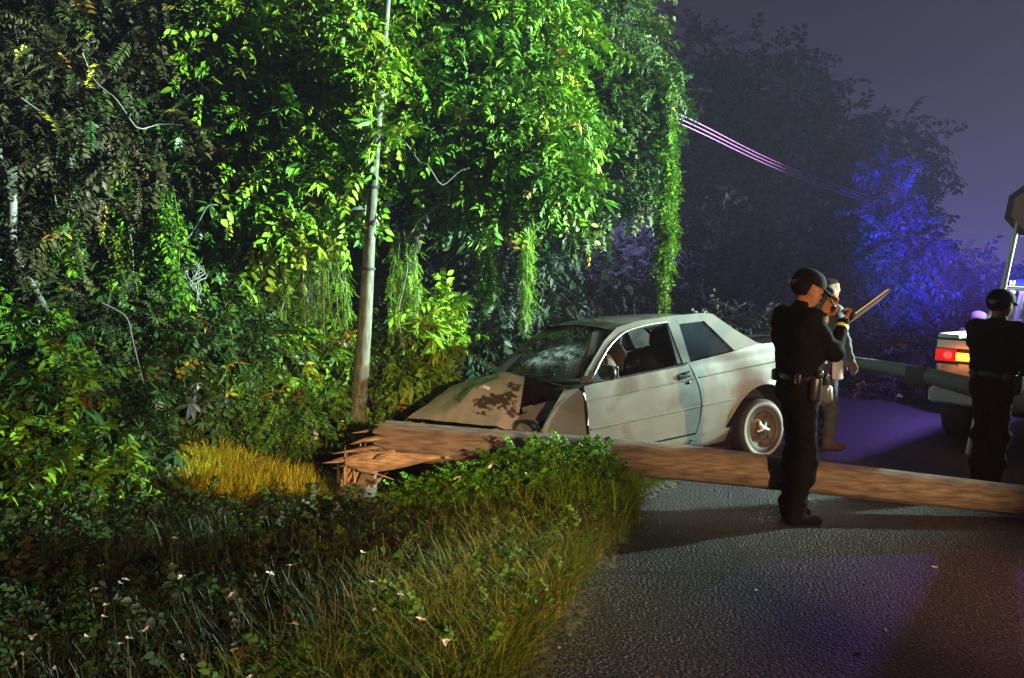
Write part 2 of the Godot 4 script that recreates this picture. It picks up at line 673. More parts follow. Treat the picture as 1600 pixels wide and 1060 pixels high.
func leaves() -> void:
	for variant in 3:
		# broad sprig: leaves along a drooping twig that runs along +z
		var mb := Mb.new()
		for i in 9:
			var t := i / 8.0
			var at := Vector3(rng.randf_range(-0.01, 0.01), -0.06 * t * t, 0.22 * t)
			var sd := -1.0 if i % 2 else 1.0
			leaf(mb, at, Vector3(sd * rng.randf_range(0.6, 1.2), rng.randf_range(-0.7, 0.1), rng.randf_range(0.2, 0.9)), Vector3(rng.randf_range(-0.3, 0.3), 1, 0), rng.randf_range(0.055, 0.095), rng.randf_range(0.032, 0.05), tone())
		L["broad%d" % variant] = mb.mesh(true)
		# fine sprig: many narrow leaflets
		mb = Mb.new()
		for i in 26:
			var t := i / 25.0
			var at := Vector3(0, -0.05 * t * t, 0.26 * t)
			var sd := -1.0 if i % 2 else 1.0
			leaf(mb, at, Vector3(sd, rng.randf_range(-0.5, 0.3), rng.randf_range(0.1, 0.7)), Vector3.UP, rng.randf_range(0.03, 0.055), 0.014, tone())
		L["fine%d" % variant] = mb.mesh(true)
		# lance leaves in a loose drooping whorl
		mb = Mb.new()
		for i in 7:
			var a := TAU * i / 7.0 + rng.randf_range(-0.3, 0.3)
			leaf(mb, Vector3.ZERO, Vector3(cos(a), rng.randf_range(-0.9, 0.2), sin(a) + 0.4), Vector3.UP, rng.randf_range(0.11, 0.19), rng.randf_range(0.03, 0.045), tone())
		L["lance%d" % variant] = mb.mesh(true)
		# hanging strand along -y
		mb = Mb.new()
		for i in 22:
			var a := rng.randf() * TAU
			var r := 0.035
			leaf(mb, Vector3(cos(a) * 0.012, -i * 0.02, sin(a) * 0.012), Vector3(cos(a), rng.randf_range(-1.1, 0.1), sin(a)), Vector3.UP, rng.randf_range(0.04, 0.075) + r * 0.2, rng.randf_range(0.025, 0.042), tone())
		L["strand%d" % variant] = mb.mesh(true)
		# grass tuft
		for kind in ["tuft", "long"]:
			mb = Mb.new()
			for i in 13:
				var a := rng.randf() * TAU
				var h: float = rng.randf_range(0.14, 0.26) if kind == "tuft" else rng.randf_range(0.28, 0.5)
				var lean: float = rng.randf_range(0.03, 0.16) if kind == "tuft" else rng.randf_range(0.15, 0.42)
				var o := Vector3(rng.randf_range(-0.05, 0.05), 0, rng.randf_range(-0.05, 0.05))
				var out := Vector3(cos(a), 0, sin(a))
				var wd: Vector3 = out.cross(Vector3.UP) * (0.0035 if kind == "tuft" else 0.0042)
				var col := tone()
				var last := [mb.vert(o - wd, col), mb.vert(o + wd, col)]
				for s in range(1, 4):
					var t := s / 3.0
					var p: Vector3 = o + out * lean * t * t + Vector3.UP * h * (t - 0.35 * t * t * lean / 0.25)
					var ww: Vector3 = wd * (1.0 - t * 0.75)
					var now := [mb.vert(p - ww, col), mb.vert(p + ww, col)]
					mb.quad(last[0], now[0], now[1], last[1])
					last = now
			L["%s%d" % [kind, variant]] = mb.mesh(true)

const BRIGHT := [Color(.115, .25, .010), Color(.155, .28, .010), Color(.07, .19, .012), Color(.21, .27, .012), Color(.05, .14, .020)]
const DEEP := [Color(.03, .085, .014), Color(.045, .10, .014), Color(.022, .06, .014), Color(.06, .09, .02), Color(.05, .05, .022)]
const LIME := [Color(.19, .34, .012), Color(.15, .30, .010), Color(.25, .34, .012), Color(.12, .26, .010)]
const GREYISH := [Color(.032, .036, .028), Color(.022, .030, .020), Color(.045, .042, .036), Color(.028, .027, .022)]
const BLUE_LIT := [Color(.06, .07, .16), Color(.04, .05, .13), Color(.06, .065, .06), Color(.07, .07, .10)]  # blue of the patrol lamp painted into these leaf colours

# sprigs through the outer volume of a set of balls [centre, radius]; kinds picked per clump
func crown_into(parent: Node, balls: Array, per_m2: float, kinds: Array, palette: Array, size := 1.0, called := "crown", odd := 0.03) -> void:
	var bufs := {}
	var pick := []
	for k in kinds:
		pick.append(rng.randi() % 3)
	var tint := FastNoiseLite.new()
	tint.seed = rng.randi() % 1000
	tint.frequency = 1.3
	for ball in balls:
		var c: Vector3 = ball[0]
		var r: float = ball[1]
		var n := int(per_m2 * r * r * 12.0)
		for i in n:
			var d := rv()
			var q := r * (0.45 + 0.6 * pow(rng.randf(), 0.7))
			# ragged outline: lobes push in and out
			q *= 1.0 + 0.45 * tint.get_noise_3dv((c + d * r) * 1.7)
			var p := c + d * q * Vector3(1, 0.9, 1)
			var z := (d + Vector3(0, -0.45, 0) + rv() * 0.75).normalized()
			var x := Vector3.UP.cross(z)
			x = (x if x.length() > 0.05 else Vector3.RIGHT).normalized().rotated(z, rng.randf_range(-0.9, 0.9))
			var b := Basis(x, z.cross(x), z).scaled(Vector3.ONE * (0.5 + 1.1 * pow(rng.randf(), 1.6)) * 1.05 * size)
			var u := tint.get_noise_3dv(p) * 0.5 + 0.5 + rng.randf_range(-0.2, 0.2)
			var col: Color = palette[clampi(int(u * palette.size()), 0, palette.size() - 1)]
			if rng.randf() < odd:
				col = [Color(.42, .36, .03), Color(.34, .18, .04), Color(.3, .34, .3)][rng.randi() % 3]
			var which := rng.randi() % kinds.size()
			var k: String = kinds[which] + str((pick[which] + rng.randi() % 2) % 3)
			if not bufs.has(k):
				bufs[k] = PackedFloat32Array()
			push(bufs[k], b, p, col * rng.randf_range(0.75, 1.25))
	for k in bufs:
		swarm(called, L[k], M.leaf, bufs[k], parent)

# ---------------------------------------------------------------- ground and road
func setting() -> void:
	var xs := [-300.0, -150.0, -70.0, -40.0, -25.0, -18.0]
	var zs := [-320.0, -180.0, -100.0, -60.0, -42.0, -32.0, -26.0]
	for i in 100:
		xs.append(-15.0 + i * 0.25)
	for i in 110:
		zs.append(-23.0 + i * 0.25)
	xs.append_array([11.5, 14.0, 18.0, 24.0, 34.0, 50.0, 90.0, 180.0, 320.0])
	zs.append_array([5.5, 8.0, 14.0, 25.0, 50.0, 120.0])
	var mb := Mb.new()
	var nz := zs.size()
	for x in xs:
		for z in zs:
			mb.vert(Vector3(x, height(x, z), z))
	for i in xs.size() - 1:
		for j in nz - 1:
			mb.quad(i * nz + j, i * nz + j + 1, (i + 1) * nz + j + 1, (i + 1) * nz + j)
	tag(put("ground", mb, M.soil), "dark bare soil under the grass beside the road", "", "", "structure")
	var line := []
	for p in EDGE:
		line.append(Vector3(p.x, 0, p.y))
	line = smooth(line, 260)
	mb = Mb.new()
	var ragged := FastNoiseLite.new()
	ragged.frequency = 0.9
	var n := 12
	for i in line.size():
		var d: Vector3 = (line[min(i + 1, line.size() - 1)] - line[max(i - 1, 0)]).normalized()
		var right := d.cross(Vector3.UP)
		for k in n + 1:
			var a := 8.2 * k / n
			if k == 0:
				a = -0.1 + 0.16 * ragged.get_noise_1d(i * 0.6)
			mb.vert(line[i] + right * a + Vector3.UP * (0.004 if k > 0 else -0.012))
	for i in line.size() - 1:
		for k in n:
			mb.quad(i * (n + 1) + k, (i + 1) * (n + 1) + k, (i + 1) * (n + 1) + k + 1, i * (n + 1) + k + 1)
	tag(put("road", mb, M.asphalt), "rough dark asphalt road running away to the right", "", "", "structure")

func spot(called: String, at: Vector3, to: Vector3, energy: float, c: Color, angle: float, size: float, soft := 0.6) -> void:
	var l := SpotLight3D.new()
	l.name = called
	l.light_energy = energy
	l.light_color = c
	l.spot_angle = angle
	l.spot_angle_attenuation = soft
	l.spot_range = 80.0
	l.spot_attenuation = 2.0
	l.light_size = size
	l.shadow_enabled = true
	add_child(l)
	l.look_at_from_position(at, to)

# work floodlights across the road: the cool light of the picture
func light_tower(label: String, foot: Vector3, top: float, to: Vector3, energy: float, cone: float) -> void:
	var t := thing("light_tower", label, "light tower", foot, Basis.IDENTITY, "floodlights across the road")
	var mb := Mb.new()
	mb.box(Vector3(0, 0.35, 0), Vector3(1.0, 0.5, 1.3), 0.05)
	put("trailer", mb, M.truck_paint, t)
	mb = Mb.new()
	mb.tube([Vector3(0, 0.5, 0), Vector3(0, top + 0.1, 0)], [0.06, 0.045], 10)
	put("mast", mb, M.steel, t)
	var at := Vector3(-0.18, top, 0)
	mb = Mb.new()
	mb.box(at, Vector3(0.22, 0.34, 0.46), 0.03)
	var h := put("lamp_head", mb, M.sign_rim, t)
	mb = Mb.new()
	mb.box(at + Vector3(-0.115, 0, 0), Vector3(0.012, 0.28, 0.40), 0.004)
	put("lamp_lens", mb, M.cool_lens, h)
	spot("floodlight", foot + at + Vector3(-0.18, 0, 0), to, energy, Color(0.86, 1.0, 0.93), cone, 0.14, 0.6)
	for s in [-0.6, 0.6]:
		mb = Mb.new()
		mb.lathe([Vector2(0.01, -0.09), Vector2(0.26, -0.09), Vector2(0.3, -0.05), Vector2(0.3, 0.05), Vector2(0.26, 0.09), Vector2(0.01, 0.09)], Transform3D(Basis(Vector3.RIGHT, PI / 2), Vector3(0, 0.3, s * 1.25)), 20)
		put("wheel", mb, M.rubber, t)

const WARM := 120.0

func wheel_parts(parent: Node3D, at: Vector3, outward: float, r: float, w: float, white: bool, axis := Vector3.BACK) -> void:
	# axis: the axle; outward +1/-1 along it
	var b := Basis(Quaternion(Vector3.UP, axis * outward))
	var x := Transform3D(b, at)
	var mb := Mb.new()
	mb.lathe([Vector2(r * 0.60, -w * 0.5), Vector2(r * 0.86, -w * 0.52), Vector2(r * 0.97, -w * 0.42), Vector2(r, -w * 0.28), Vector2(r * 0.99, -w * 0.1), Vector2(r, 0), Vector2(r * 0.99, w * 0.1), Vector2(r, w * 0.28), Vector2(r * 0.97, w * 0.42), Vector2(r * 0.86, w * 0.52), Vector2(r * 0.66, w * 0.5), Vector2(r * 0.62, w * 0.4)], x, 36)
	var tyre := put("tyre", mb, M.rubber, parent)
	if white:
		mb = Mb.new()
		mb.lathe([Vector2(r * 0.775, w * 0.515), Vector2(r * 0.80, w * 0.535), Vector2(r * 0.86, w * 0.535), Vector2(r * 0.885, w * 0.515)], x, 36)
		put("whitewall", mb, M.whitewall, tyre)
	mb = Mb.new()
	mb.lathe([Vector2(r * 0.67, w * 0.47), Vector2(r * 0.64, w * 0.50), Vector2(r * 0.60, w * 0.46), Vector2(r * 0.57, w * 0.26), Vector2(r * 0.42, w * 0.2), Vector2(r * 0.34, w * 0.30), Vector2(r * 0.2, w * 0.32), Vector2(0.003, w * 0.3)], x, 36)
	var rim := put("rim", mb, M.rim_steel if white else M.steel, parent)
	for k in 8:
		var a := TAU * k / 8.0
		mb = Mb.new()
		mb.tube([x * Vector3(cos(a) * r * 0.49, w * 0.19, sin(a) * r * 0.49), x * Vector3(cos(a) * r * 0.49, w * 0.245, sin(a) * r * 0.49)], [r * 0.05], 8)
		put("vent_hole", mb, M.dark, rim)
	mb = Mb.new()
	if white:   # a broken chrome cap, lobed
		for k in 5:
			var a := TAU * k / 5.0 + 0.3
			mb.tube([x * Vector3(0, w * 0.42, 0), x * Vector3(cos(a) * r * 0.27, w * 0.37, sin(a) * r * 0.27)], [r * 0.13, r * 0.09], 8)
	else:
		mb.lathe([Vector2(r * 0.2, w * 0.3), Vector2(r * 0.18, w * 0.44), Vector2(0.003, w * 0.46)], x, 16)
	put("hub_cap", mb, M.chrome, rim)

# ---------------------------------------------------------------- pickup truck: origin on the ground below the middle of the tailgate, forward is -z
func truck() -> Node3D:
	var yaw := -deg_to_rad(45.0)
	var b := Basis(Vector3.UP, yaw)
	var corner := Vector3(4.62, 0, -8.05)
	var t := thing("pickup_truck", "pale pickup truck at the right edge with its tail lamp lit", "pickup truck", corner + b * Vector3(0.86, 0, 0), b)
	var mb := Mb.new()
	# bed: sides, floor, front wall, tailgate
	for s in [-1, 1]:
		mb = Mb.new()
		mb.grid(30, 9, func(u, v):
			var z: float = -0.02 - u * 1.7
			var low := 0.62
			var dz: float = z + 0.62
			if absf(dz) < 0.47:
				low = maxf(low, 0.40 + sqrt(0.47 * 0.47 - dz * dz))
			var y: float = lerpf(low, 1.18, v)
			return Vector3(s * (0.86 - 0.05 * pow(absf(y - 0.85) / 0.3, 2.0) * 0.5), y, z))
		mb.box(Vector3(s * 0.82, 1.18, -0.87), Vector3(0.09, 0.05, 1.7), 0.015)
		mb.box(Vector3(s * 0.77, 0.9, -0.87), Vector3(0.02, 0.54, 1.68), 0.004)
		put("bed_side", mb, M.truck_paint, t)
	mb = Mb.new()
	mb.box(Vector3(0, 0.64, -0.86), Vector3(1.54, 0.05, 1.68), 0.005)
	mb.box(Vector3(0, 0.92, -1.71), Vector3(1.6, 0.56, 0.05), 0.01)
	put("bed_floor", mb, M.truck_paint, t)
	mb = Mb.new()
	mb.box(Vector3(0, 0.9, 0.0), Vector3(1.30, 0.54, 0.05), 0.02)
	mb.box(Vector3(0, 0.9, 0.028), Vector3(1.05, 0.24, 0.02), 0.008)
	var gate := put("tailgate", mb, M.truck_paint, t)
	mb = Mb.new()
	mb.box(Vector3(0, 1.08, 0.035), Vector3(0.2, 0.07, 0.02), 0.006)
	put("handle", mb, M.black_plastic, gate)
	# corner posts and lamps
	for s in [-1, 1]:
		mb = Mb.new()
		mb.box(Vector3(s * 0.75, 0.91, -0.012), Vector3(0.2, 0.58, 0.05), 0.02)
		put("corner_post", mb, M.truck_paint, t)
		mb = Mb.new()
		mb.box(Vector3(s * 0.69, 1.02, 0.004), Vector3(0.36, 0.28, 0.052), 0.012)
		var lamp := put("tail_lamp", mb, M.black_plastic, t)
		mb = Mb.new()
		mb.box(Vector3(s * 0.69, 1.095, 0.032), Vector3(0.32, 0.085, 0.012), 0.004)
		put("reversing_lens", mb, M.clear_lens, lamp)
		mb = Mb.new()
		mb.box(Vector3(s * 0.76, 0.975, 0.032), Vector3(0.20, 0.13, 0.012), 0.004)
		put("brake_lens", mb, M.red_lens, lamp)
		mb = Mb.new()
		mb.lathe([Vector2(0.042, 0), Vector2(0.036, 0.012), Vector2(0.002, 0.018)], Transform3D(Basis(Vector3.RIGHT, PI / 2), Vector3(s * 0.74, 0.975, 0.039)), 14)
		put("brake_bulb", mb, M.red_hot, lamp)
		mb = Mb.new()
		mb.box(Vector3(s * 0.60, 0.965, 0.034), Vector3(0.13, 0.085, 0.014), 0.005)
		put("indicator_lens", mb, M.amber_hot, lamp)
	# bumper, plate, reflector strip
	mb = Mb.new()
	mb.box(Vector3(0, 0.55, 0.10), Vector3(1.74, 0.17, 0.14), 0.03)
	mb.box(Vector3(0, 0.645, 0.11), Vector3(1.6, 0.02, 0.12), 0.006)
	var bumper := put("rear_bumper", mb, M.truck_paint, t)
	mb = Mb.new()
	mb.box(Vector3(0, 0.56, 0.176), Vector3(0.30, 0.13, 0.01), 0.004)
	put("number_plate", mb, M.white_paint, bumper)
	for s in [-1, 1]:
		mb = Mb.new()
		mb.box(Vector3(s * 0.80, 0.79, 0.036), Vector3(0.05, 0.17, 0.012), 0.004, Basis(Vector3.BACK, 0.25))
		put("reflector", mb, M.clear_lens, t)
	# cab
	mb = Mb.new()
	mb.grid(3, 2, func(u, v): return Vector3(0.86, lerpf(0.6, 1.16, u), lerpf(-1.76, -3.50, v)))
	mb.grid(3, 2, func(u, v): return Vector3(-0.86, lerpf(0.6, 1.16, u), lerpf(-1.76, -3.50, v)))
	mb.box(Vector3(0, 0.9, -1.77), Vector3(1.7, 0.54, 0.04), 0.01)
	mb.box(Vector3(0, 1.73, -2.45), Vector3(1.36, 0.05, 1.1), 0.024)
	for s in [-1, 1]:
		mb.tube([Vector3(s * 0.84, 1.14, -1.80), Vector3(s * 0.68, 1.73, -1.92)], [0.045], 8)
		mb.tube([Vector3(s * 0.84, 1.14, -3.48), Vector3(s * 0.68, 1.73, -2.95)], [0.035], 8)
		mb.tube([Vector3(s * 0.845, 1.14, -2.60), Vector3(s * 0.69, 1.72, -2.50)], [0.03], 8)
	put("cab", mb, M.truck_paint, t)
	mb = Mb.new()
	mb.face([Vector3(-0.8, 1.16, -1.81), Vector3(0.8, 1.16, -1.81), Vector3(0.66, 1.71, -1.93), Vector3(-0.66, 1.71, -1.93)])
	put("rear_window", mb, M.glass, t)
	mb = Mb.new()
	mb.face([Vector3(-0.8, 1.16, -3.47), Vector3(0.8, 1.16, -3.47), Vector3(0.66, 1.71, -2.95), Vector3(-0.66, 1.71, -2.95)])
	put("windscreen", mb, M.glass, t)
	for s in [-1, 1]:
		mb = Mb.new()
		mb.face([Vector3(s * 0.84, 1.16, -1.85), Vector3(s * 0.84, 1.16, -3.43), Vector3(s * 0.685, 1.70, -2.95), Vector3(s * 0.685, 1.70, -1.95)])
		put("side_window", mb, M.glass, t)
		mb = Mb.new()
		mb.box(Vector3(s * 0.99, 1.2, -3.25), Vector3(0.2, 0.16, 0.08), 0.03)
		put("door_mirror", mb, M.black_plastic, t)
	mb = Mb.new()
	for s in [-0.38, 0.38]:
		mb.box(Vector3(s, 0.95, -2.05), Vector3(0.5, 0.8, 0.16), 0.06)
		mb.box(Vector3(s, 1.42, -2.02), Vector3(0.26, 0.16, 0.1), 0.04)
	put("seat", mb, M.seat, t)
	# nose
	mb = Mb.new()
	mb.grid(8, 9, func(u, v):
		var z: float = lerpf(-3.45, -4.55, u)
		var x: float = lerpf(-0.85, 0.85, v)
		return Vector3(x, 1.14 - 0.12 * u * u - 0.05 * pow(absf(x) / 0.85, 4.0), z))
	for s in [-1, 1]:
		mb.grid(20, 6, func(u, v):
			var z: float = lerpf(-3.48, -4.55, u)
			var low := 0.55
			var dz: float = z + 3.85
			if absf(dz) < 0.45:
				low = maxf(low, 0.38 + sqrt(0.45 * 0.45 - dz * dz))
			return Vector3(s * 0.855, lerpf(low, 1.09 - 0.12 * u * u, v), z))
	mb.box(Vector3(0, 0.82, -4.55), Vector3(1.66, 0.42, 0.06), 0.02)
	put("bonnet", mb, M.truck_paint, t)
	mb = Mb.new()
	mb.box(Vector3(0, 0.86, -4.59), Vector3(0.9, 0.26, 0.03), 0.01)
	put("grille", mb, M.black_plastic, t)
	mb = Mb.new()
	mb.box(Vector3(0, 0.52, -4.62), Vector3(1.76, 0.2, 0.16), 0.04)
	put("front_bumper", mb, M.truck_paint, t)
	for s in [-1, 1]:
		mb = Mb.new()
		mb.box(Vector3(s * 0.64, 0.86, -4.58), Vector3(0.32, 0.22, 0.04), 0.015)
		put("headlight", mb, M.clear_lens, t)
	# chassis and wheels
	mb = Mb.new()
	mb.box(Vector3(0, 0.5, -2.25), Vector3(1.2, 0.16, 4.3), 0.03)
	mb.box(Vector3(0, 0.38, -0.62), Vector3(1.3, 0.12, 0.12), 0.03)
	put("chassis", mb, M.dark, t)
	for z in [-0.62, -3.85]:
		for s in [-1, 1]:
			var w := Node3D.new()
			w.name = "wheel"
			t.add_child(w, true)
			wheel_parts(w, Vector3(s * 0.70, 0.385, z), s, 0.385, 0.29, false, Vector3.RIGHT)
	# light bar on the roof
	mb = Mb.new()
	mb.box(Vector3(0, 1.80, -2.25), Vector3(1.30, 0.09, 0.26), 0.04)
	var bar := put("light_bar", mb, M.sign_rim, t)
	mb = Mb.new()
	mb.box(Vector3(-0.36, 1.80, -2.40), Vector3(0.5, 0.07, 0.03), 0.01)
	put("blue_lamp", mb, M.blue_lens, bar)
	mb = Mb.new()
	mb.box(Vector3(0.36, 1.80, -2.40), Vector3(0.5, 0.07, 0.03), 0.01)
	put("red_lamp", mb, M.red_beacon, bar)
	return t

func patrol_lamps(t: Node3D) -> void:
	var x := t.transform
	# the beacons flash towards the trees up the road
	spot("blue_beacon", x * Vector3(-0.36, 1.80, -2.46), Vector3(8.616, 2.541, -16.700), 420.0, Color(0.10, 0.30, 1.0), 23.0, 0.08, 1.0)
	spot("red_beacon", x * Vector3(0.36, 1.80, -2.46), Vector3(11.206, 2.144, -18.000), 60.0, Color(1.0, 0.12, 0.25), 30.0, 0.08, 1.0)
	# the lenses at the back of the bar, and what they throw on the road round the truck
	for q in [[-0.36, "blue_lamp", M.blue_lens], [0.36, "red_lamp", M.red_beacon]]:
		var mb := Mb.new()
		mb.box(Vector3(q[0], 1.80, -2.105), Vector3(0.5, 0.07, 0.03), 0.01)
		put(q[1], mb, q[2], t.get_node("light_bar"))
	var side := Mb.new()
	side.box(Vector3(-0.655, 1.80, -2.25), Vector3(0.03, 0.07, 0.18), 0.01)
	put("blue_lamp", side, M.blue_lens, t.get_node("light_bar"))
	for q in [[-0.74, Color(0.60, 0.46, 1.0), 11.0, "blue_glow"], [0.36, Color(1.0, 0.4, 0.5), 1.6, "red_glow"]]:
		var g := OmniLight3D.new()
		g.name = q[3]
		g.light_color = q[1]
		g.light_energy = q[2]
		g.light_size = 0.08
		g.omni_range = 40.0
		g.omni_attenuation = 2.0
		g.shadow_enabled = true
		add_child(g)
		g.position = x * Vector3(q[0], 1.80, -2.25 if q[0] < -0.5 else -2.04)
	# tail lamp glow
	var l := OmniLight3D.new()
	l.name = "indicator_glow"
	l.light_color = Color(1.0, 0.5, 0.15)
	l.light_energy = 0.035
	l.light_size = 0.04
	l.omni_range = 30.0
	l.omni_attenuation = 2.0
	l.shadow_enabled = true
	add_child(l)
	l.position = x * Vector3(-0.60, 0.965, 0.09)
	# a second truck behind the camera: the warm work lamps on its roof reach the pole and the bonnet
	var t2 := t.duplicate() as Node3D
	t2.name = numbered("pickup_truck")
	add_child(t2)
	t2.transform = Transform3D(Basis(Vector3.UP, deg_to_rad(14.0)), Vector3(4.2, 0, 5.6))
	tag(t2, "pale pickup truck facing the wreck with two warm work lamps and an added fill lamp lit on its roof", "pickup truck")
	var y := t2.transform
	for q in [[-0.5, Vector3(-1.2, -0.6, -4.2), 0.55, 15.5], [0.0, Vector3(-1.0, 0.45, -5.7), 0.95, 9.5], [0.5, Vector3(2.2, 0.45, -5.5), 0.85, 10.5]]:  # the first is an added weak fill for the foreground
		var mb := Mb.new()
		mb.lathe([Vector2(0.003, 0.10), Vector2(0.07, 0.09), Vector2(0.10, 0.03), Vector2(0.105, 0.0), Vector2(0.095, -0.004)], Transform3D(Basis(Vector3.RIGHT, PI / 2), Vector3(q[0], 2.45, -2.36)), 20)
		mb.tube([Vector3(q[0], 1.75, -2.36), Vector3(q[0], 2.40, -2.34)], [0.02], 8)
		var h := put("work_or_fill_lamp", mb, M.black_plastic, t2)
		mb = Mb.new()
		mb.lathe([Vector2(0.093, 0.0), Vector2(0.06, -0.012), Vector2(0.002, -0.016)], Transform3D(Basis(Vector3.RIGHT, PI / 2), Vector3(q[0], 2.45, -2.36)), 20)
		put("lamp_lens", mb, M.warm_lens, h)
		spot("work_or_fill_light", y * Vector3(q[0], 2.45, -2.41), q[1], WARM * q[2], Color(1.0, 0.79, 0.55), q[3], 0.09, 0.7)

# ---------------------------------------------------------------- the wrecked car: local x runs from nose to tail, y up, +z its left side
func side_z(y: float) -> float:
	var k := [[0.15, .765], [0.30, .795], [0.45, .816], [0.60, .825], [0.72, .823], [0.80, .812], [0.93, .792], [1.05, .772]]
	for i in k.size() - 1:
		if y <= k[i + 1][0]:
			return lerpf(k[i][1], k[i + 1][1], clampf((y - k[i][0]) / (k[i + 1][0] - k[i][0]), 0, 1))
	return 0.772

func house_z(y: float) -> float:
	return 0.757 - 0.45 * (y - 0.92)

func belt(x: float) -> float:
	var k := [[1.40, .905], [1.55, .918], [2.45, .948], [3.05, .988], [3.35, 1.018], [4.15, 1.0]]
	for i in k.size() - 1:
		if x <= k[i + 1][0]:
			return lerpf(k[i][1], k[i + 1][1], clampf((x - k[i][0]) / (k[i + 1][0] - k[i][0]), 0, 1))
	return 1.0

func door_rear(y: float) -> float:
	return 2.545 - 0.83 * (y - 0.64) * (y - 0.64)

func roof_y(x: float, z: float) -> float:
	var t := (x - 2.42) / 0.55
	return 1.372 - 0.022 * t * t - 0.012 * t - 0.055 * pow(absf(z) / 0.57, 2.6)

func car() -> void:
	var b := Basis(Vector3.UP, 0.497) * Basis(Vector3.BACK, 0.098) * Basis(Vector3.RIGHT, -0.077)
	var t := thing("crashed_car", "wrecked pale grey two-door saloon with crumpled bonnet behind the fallen pole", "car", Vector3(-0.9947, -0.3868, -5.995), b.scaled(Vector3.ONE * 1.06))
	var dent := FastNoiseLite.new()
	dent.frequency = 1.6
	dent.seed = 21
	var mb: Mb
	# dark shell inside, so that gaps between panels read dark
	mb = Mb.new()
	for s in [-1, 1]:
		mb.grid(20, 8, func(u, v):
			var x: float = lerpf(1.42, 2.88, u)
			var y: float = lerpf(0.24, belt(x) - 0.02, v)
			return Vector3(x, y, s * (side_z(y) - 0.03)))
	put("inner_shell", mb, M.dark, t)
	# door, left
	var door := func(side: float) -> Callable:
		return func(u: float, v: float):
			var x0: float = lerpf(1.415, 2.53, u)
			var y: float = lerpf(0.365, belt(x0) - 0.004, v)
			var x: float = lerpf(1.415, door_rear(y) - 0.005, u)
			return Vector3(x, y, side * (side_z(y) + 0.005 * dent.get_noise_2d(x * 1.2, y * 1.6)))
	for s in [1.0, -1.0]:
		mb = Mb.new()
		mb.grid(30, 20, door.call(s))
		# returned edges
		for e in [0.0, 1.0]:
			mb.grid(2, 20, func(u, v): return door.call(s).call(e, v) + Vector3(0, 0, -0.03 * u * s))
		mb.grid(30, 2, func(u, v): return door.call(s).call(u, 1.0) + Vector3(0, 0, -0.05 * v * s))
		var d := put("door", mb, M.paint, t)
		mb = Mb.new()
		mb.box(Vector3(2.40, 0.855, s * 0.808), Vector3(0.135, 0.05, 0.02), 0.009, Basis(Vector3.BACK, 0.12))
		mb.box(Vector3(2.425, 0.875, s * 0.812), Vector3(0.075, 0.024, 0.022), 0.008, Basis(Vector3.BACK, 0.12))
		put("door_handle", mb, M.black_plastic, d)
		mb = Mb.new()
		mb.lathe([Vector2(0.014, 0), Vector2(0.012, 0.006), Vector2(0.001, 0.007)], Transform3D(Basis(Vector3.RIGHT, PI / 2 * s), Vector3(2.44, 0.795, s * 0.815)), 12)
		put("lock", mb, M.black_plastic, d)
		# belt strip, crease strip, moulding
		mb = Mb.new()
		mb.tube(spread_r(0, 1, 14).map(func(u): return Vector3(lerpf(1.46, 2.44, u), belt(lerpf(1.46, 2.44, u)) - 0.004, s * (side_z(0.94) + 0.002))), [0.007], 6)
		put("belt_strip", mb, M.black_plastic, d)
		mb = Mb.new()
		mb.tube(spread_r(0, 1, 14).map(func(u): return Vector3(lerpf(1.43, 2.50, u), lerpf(0.785, 0.82, u), s * (side_z(0.8) + 0.001))), [0.006], 6)
		put("crease", mb, M.paint, d)
		mb = Mb.new()
		mb.tube(spread_r(0, 1, 14).map(func(u): return Vector3(lerpf(1.43, 2.535, u), lerpf(0.566, 0.582, u), s * (side_z(0.57) + 0.002))), [0.007], 6)
		put("moulding", mb, M.paint, d)
	# front edge of the left door, bent outwards; its highlight is painted white
	mb = Mb.new()
	mb.grid(3, 12, func(u, v):
		var y: float = lerpf(0.60, 0.85, v)
		return Vector3(1.412 - 0.012 * u, y, side_z(y) + 0.004 + 0.026 * u * sin(v * PI)))
	put("bent_door_edge", mb, M.white_paint, t)
	# rear quarter panels, with a rust patch over the left arch
	for s in [1.0, -1.0]:
		mb = Mb.new()
		var q := func(u: float, v: float):
			var x0: float = lerpf(2.54, 4.12, u)
			var low := 0.30 if x0 < 3.25 else 0.36
			var dx := x0 - 3.25
			if absf(dx) < 0.41:
				low = maxf(low, 0.26 + sqrt(0.41 * 0.41 - dx * dx))
			var y: float = lerpf(low, belt(x0), v)
			var x: float = lerpf(door_rear(y) + 0.008, 4.12, u)
			var zz: float = side_z(y) - 0.09 * smoothstep(3.6, 4.15, x) - 0.02 * smoothstep(0.9, 1.0, y)
			var lip := 0.022 * exp(-maxf(0.0, Vector2(x - 3.25, y - 0.26).length() - 0.41) / 0.035)
			return Vector3(x, y, s * (zz + lip + 0.004 * dent.get_noise_2d(x * 1.4 + 9.0, y * 1.6)))
		var rust := func(u: float, v: float):
			var p: Vector3 = q.call(u, v)
			var w := smoothstep(0.20, 0.10, Vector2((p.x - 3.10) * 0.75, (p.y - 0.655) * 1.9).length() + 0.05 * dent.get_noise_2d(p.x * 9, p.y * 9)) if s > 0 else 0.0
			var k := 0.168 + 0.02 * dent.get_noise_2d(p.x * 3.0, p.y * 3.0)
			return Color(k, k, k * 0.95).lerp(Color(.13, .075, .045), clampf(w, 0, 1) * 0.85)
		mb.grid(64, 22, q, false, rust)
		var qp := put("rear_quarter", mb, M.hood, t, true)
		mb = Mb.new()
		mb.tube(spread_r(0, 1, 14).map(func(u): return Vector3(lerpf(2.565, 3.9, u), lerpf(0.822, 0.865, u), s * (side_z(0.82) + 0.001 - 0.04 * smoothstep(0.7, 1.0, u)))), [0.006], 6)
		put("crease", mb, M.paint, qp)
		mb = Mb.new()
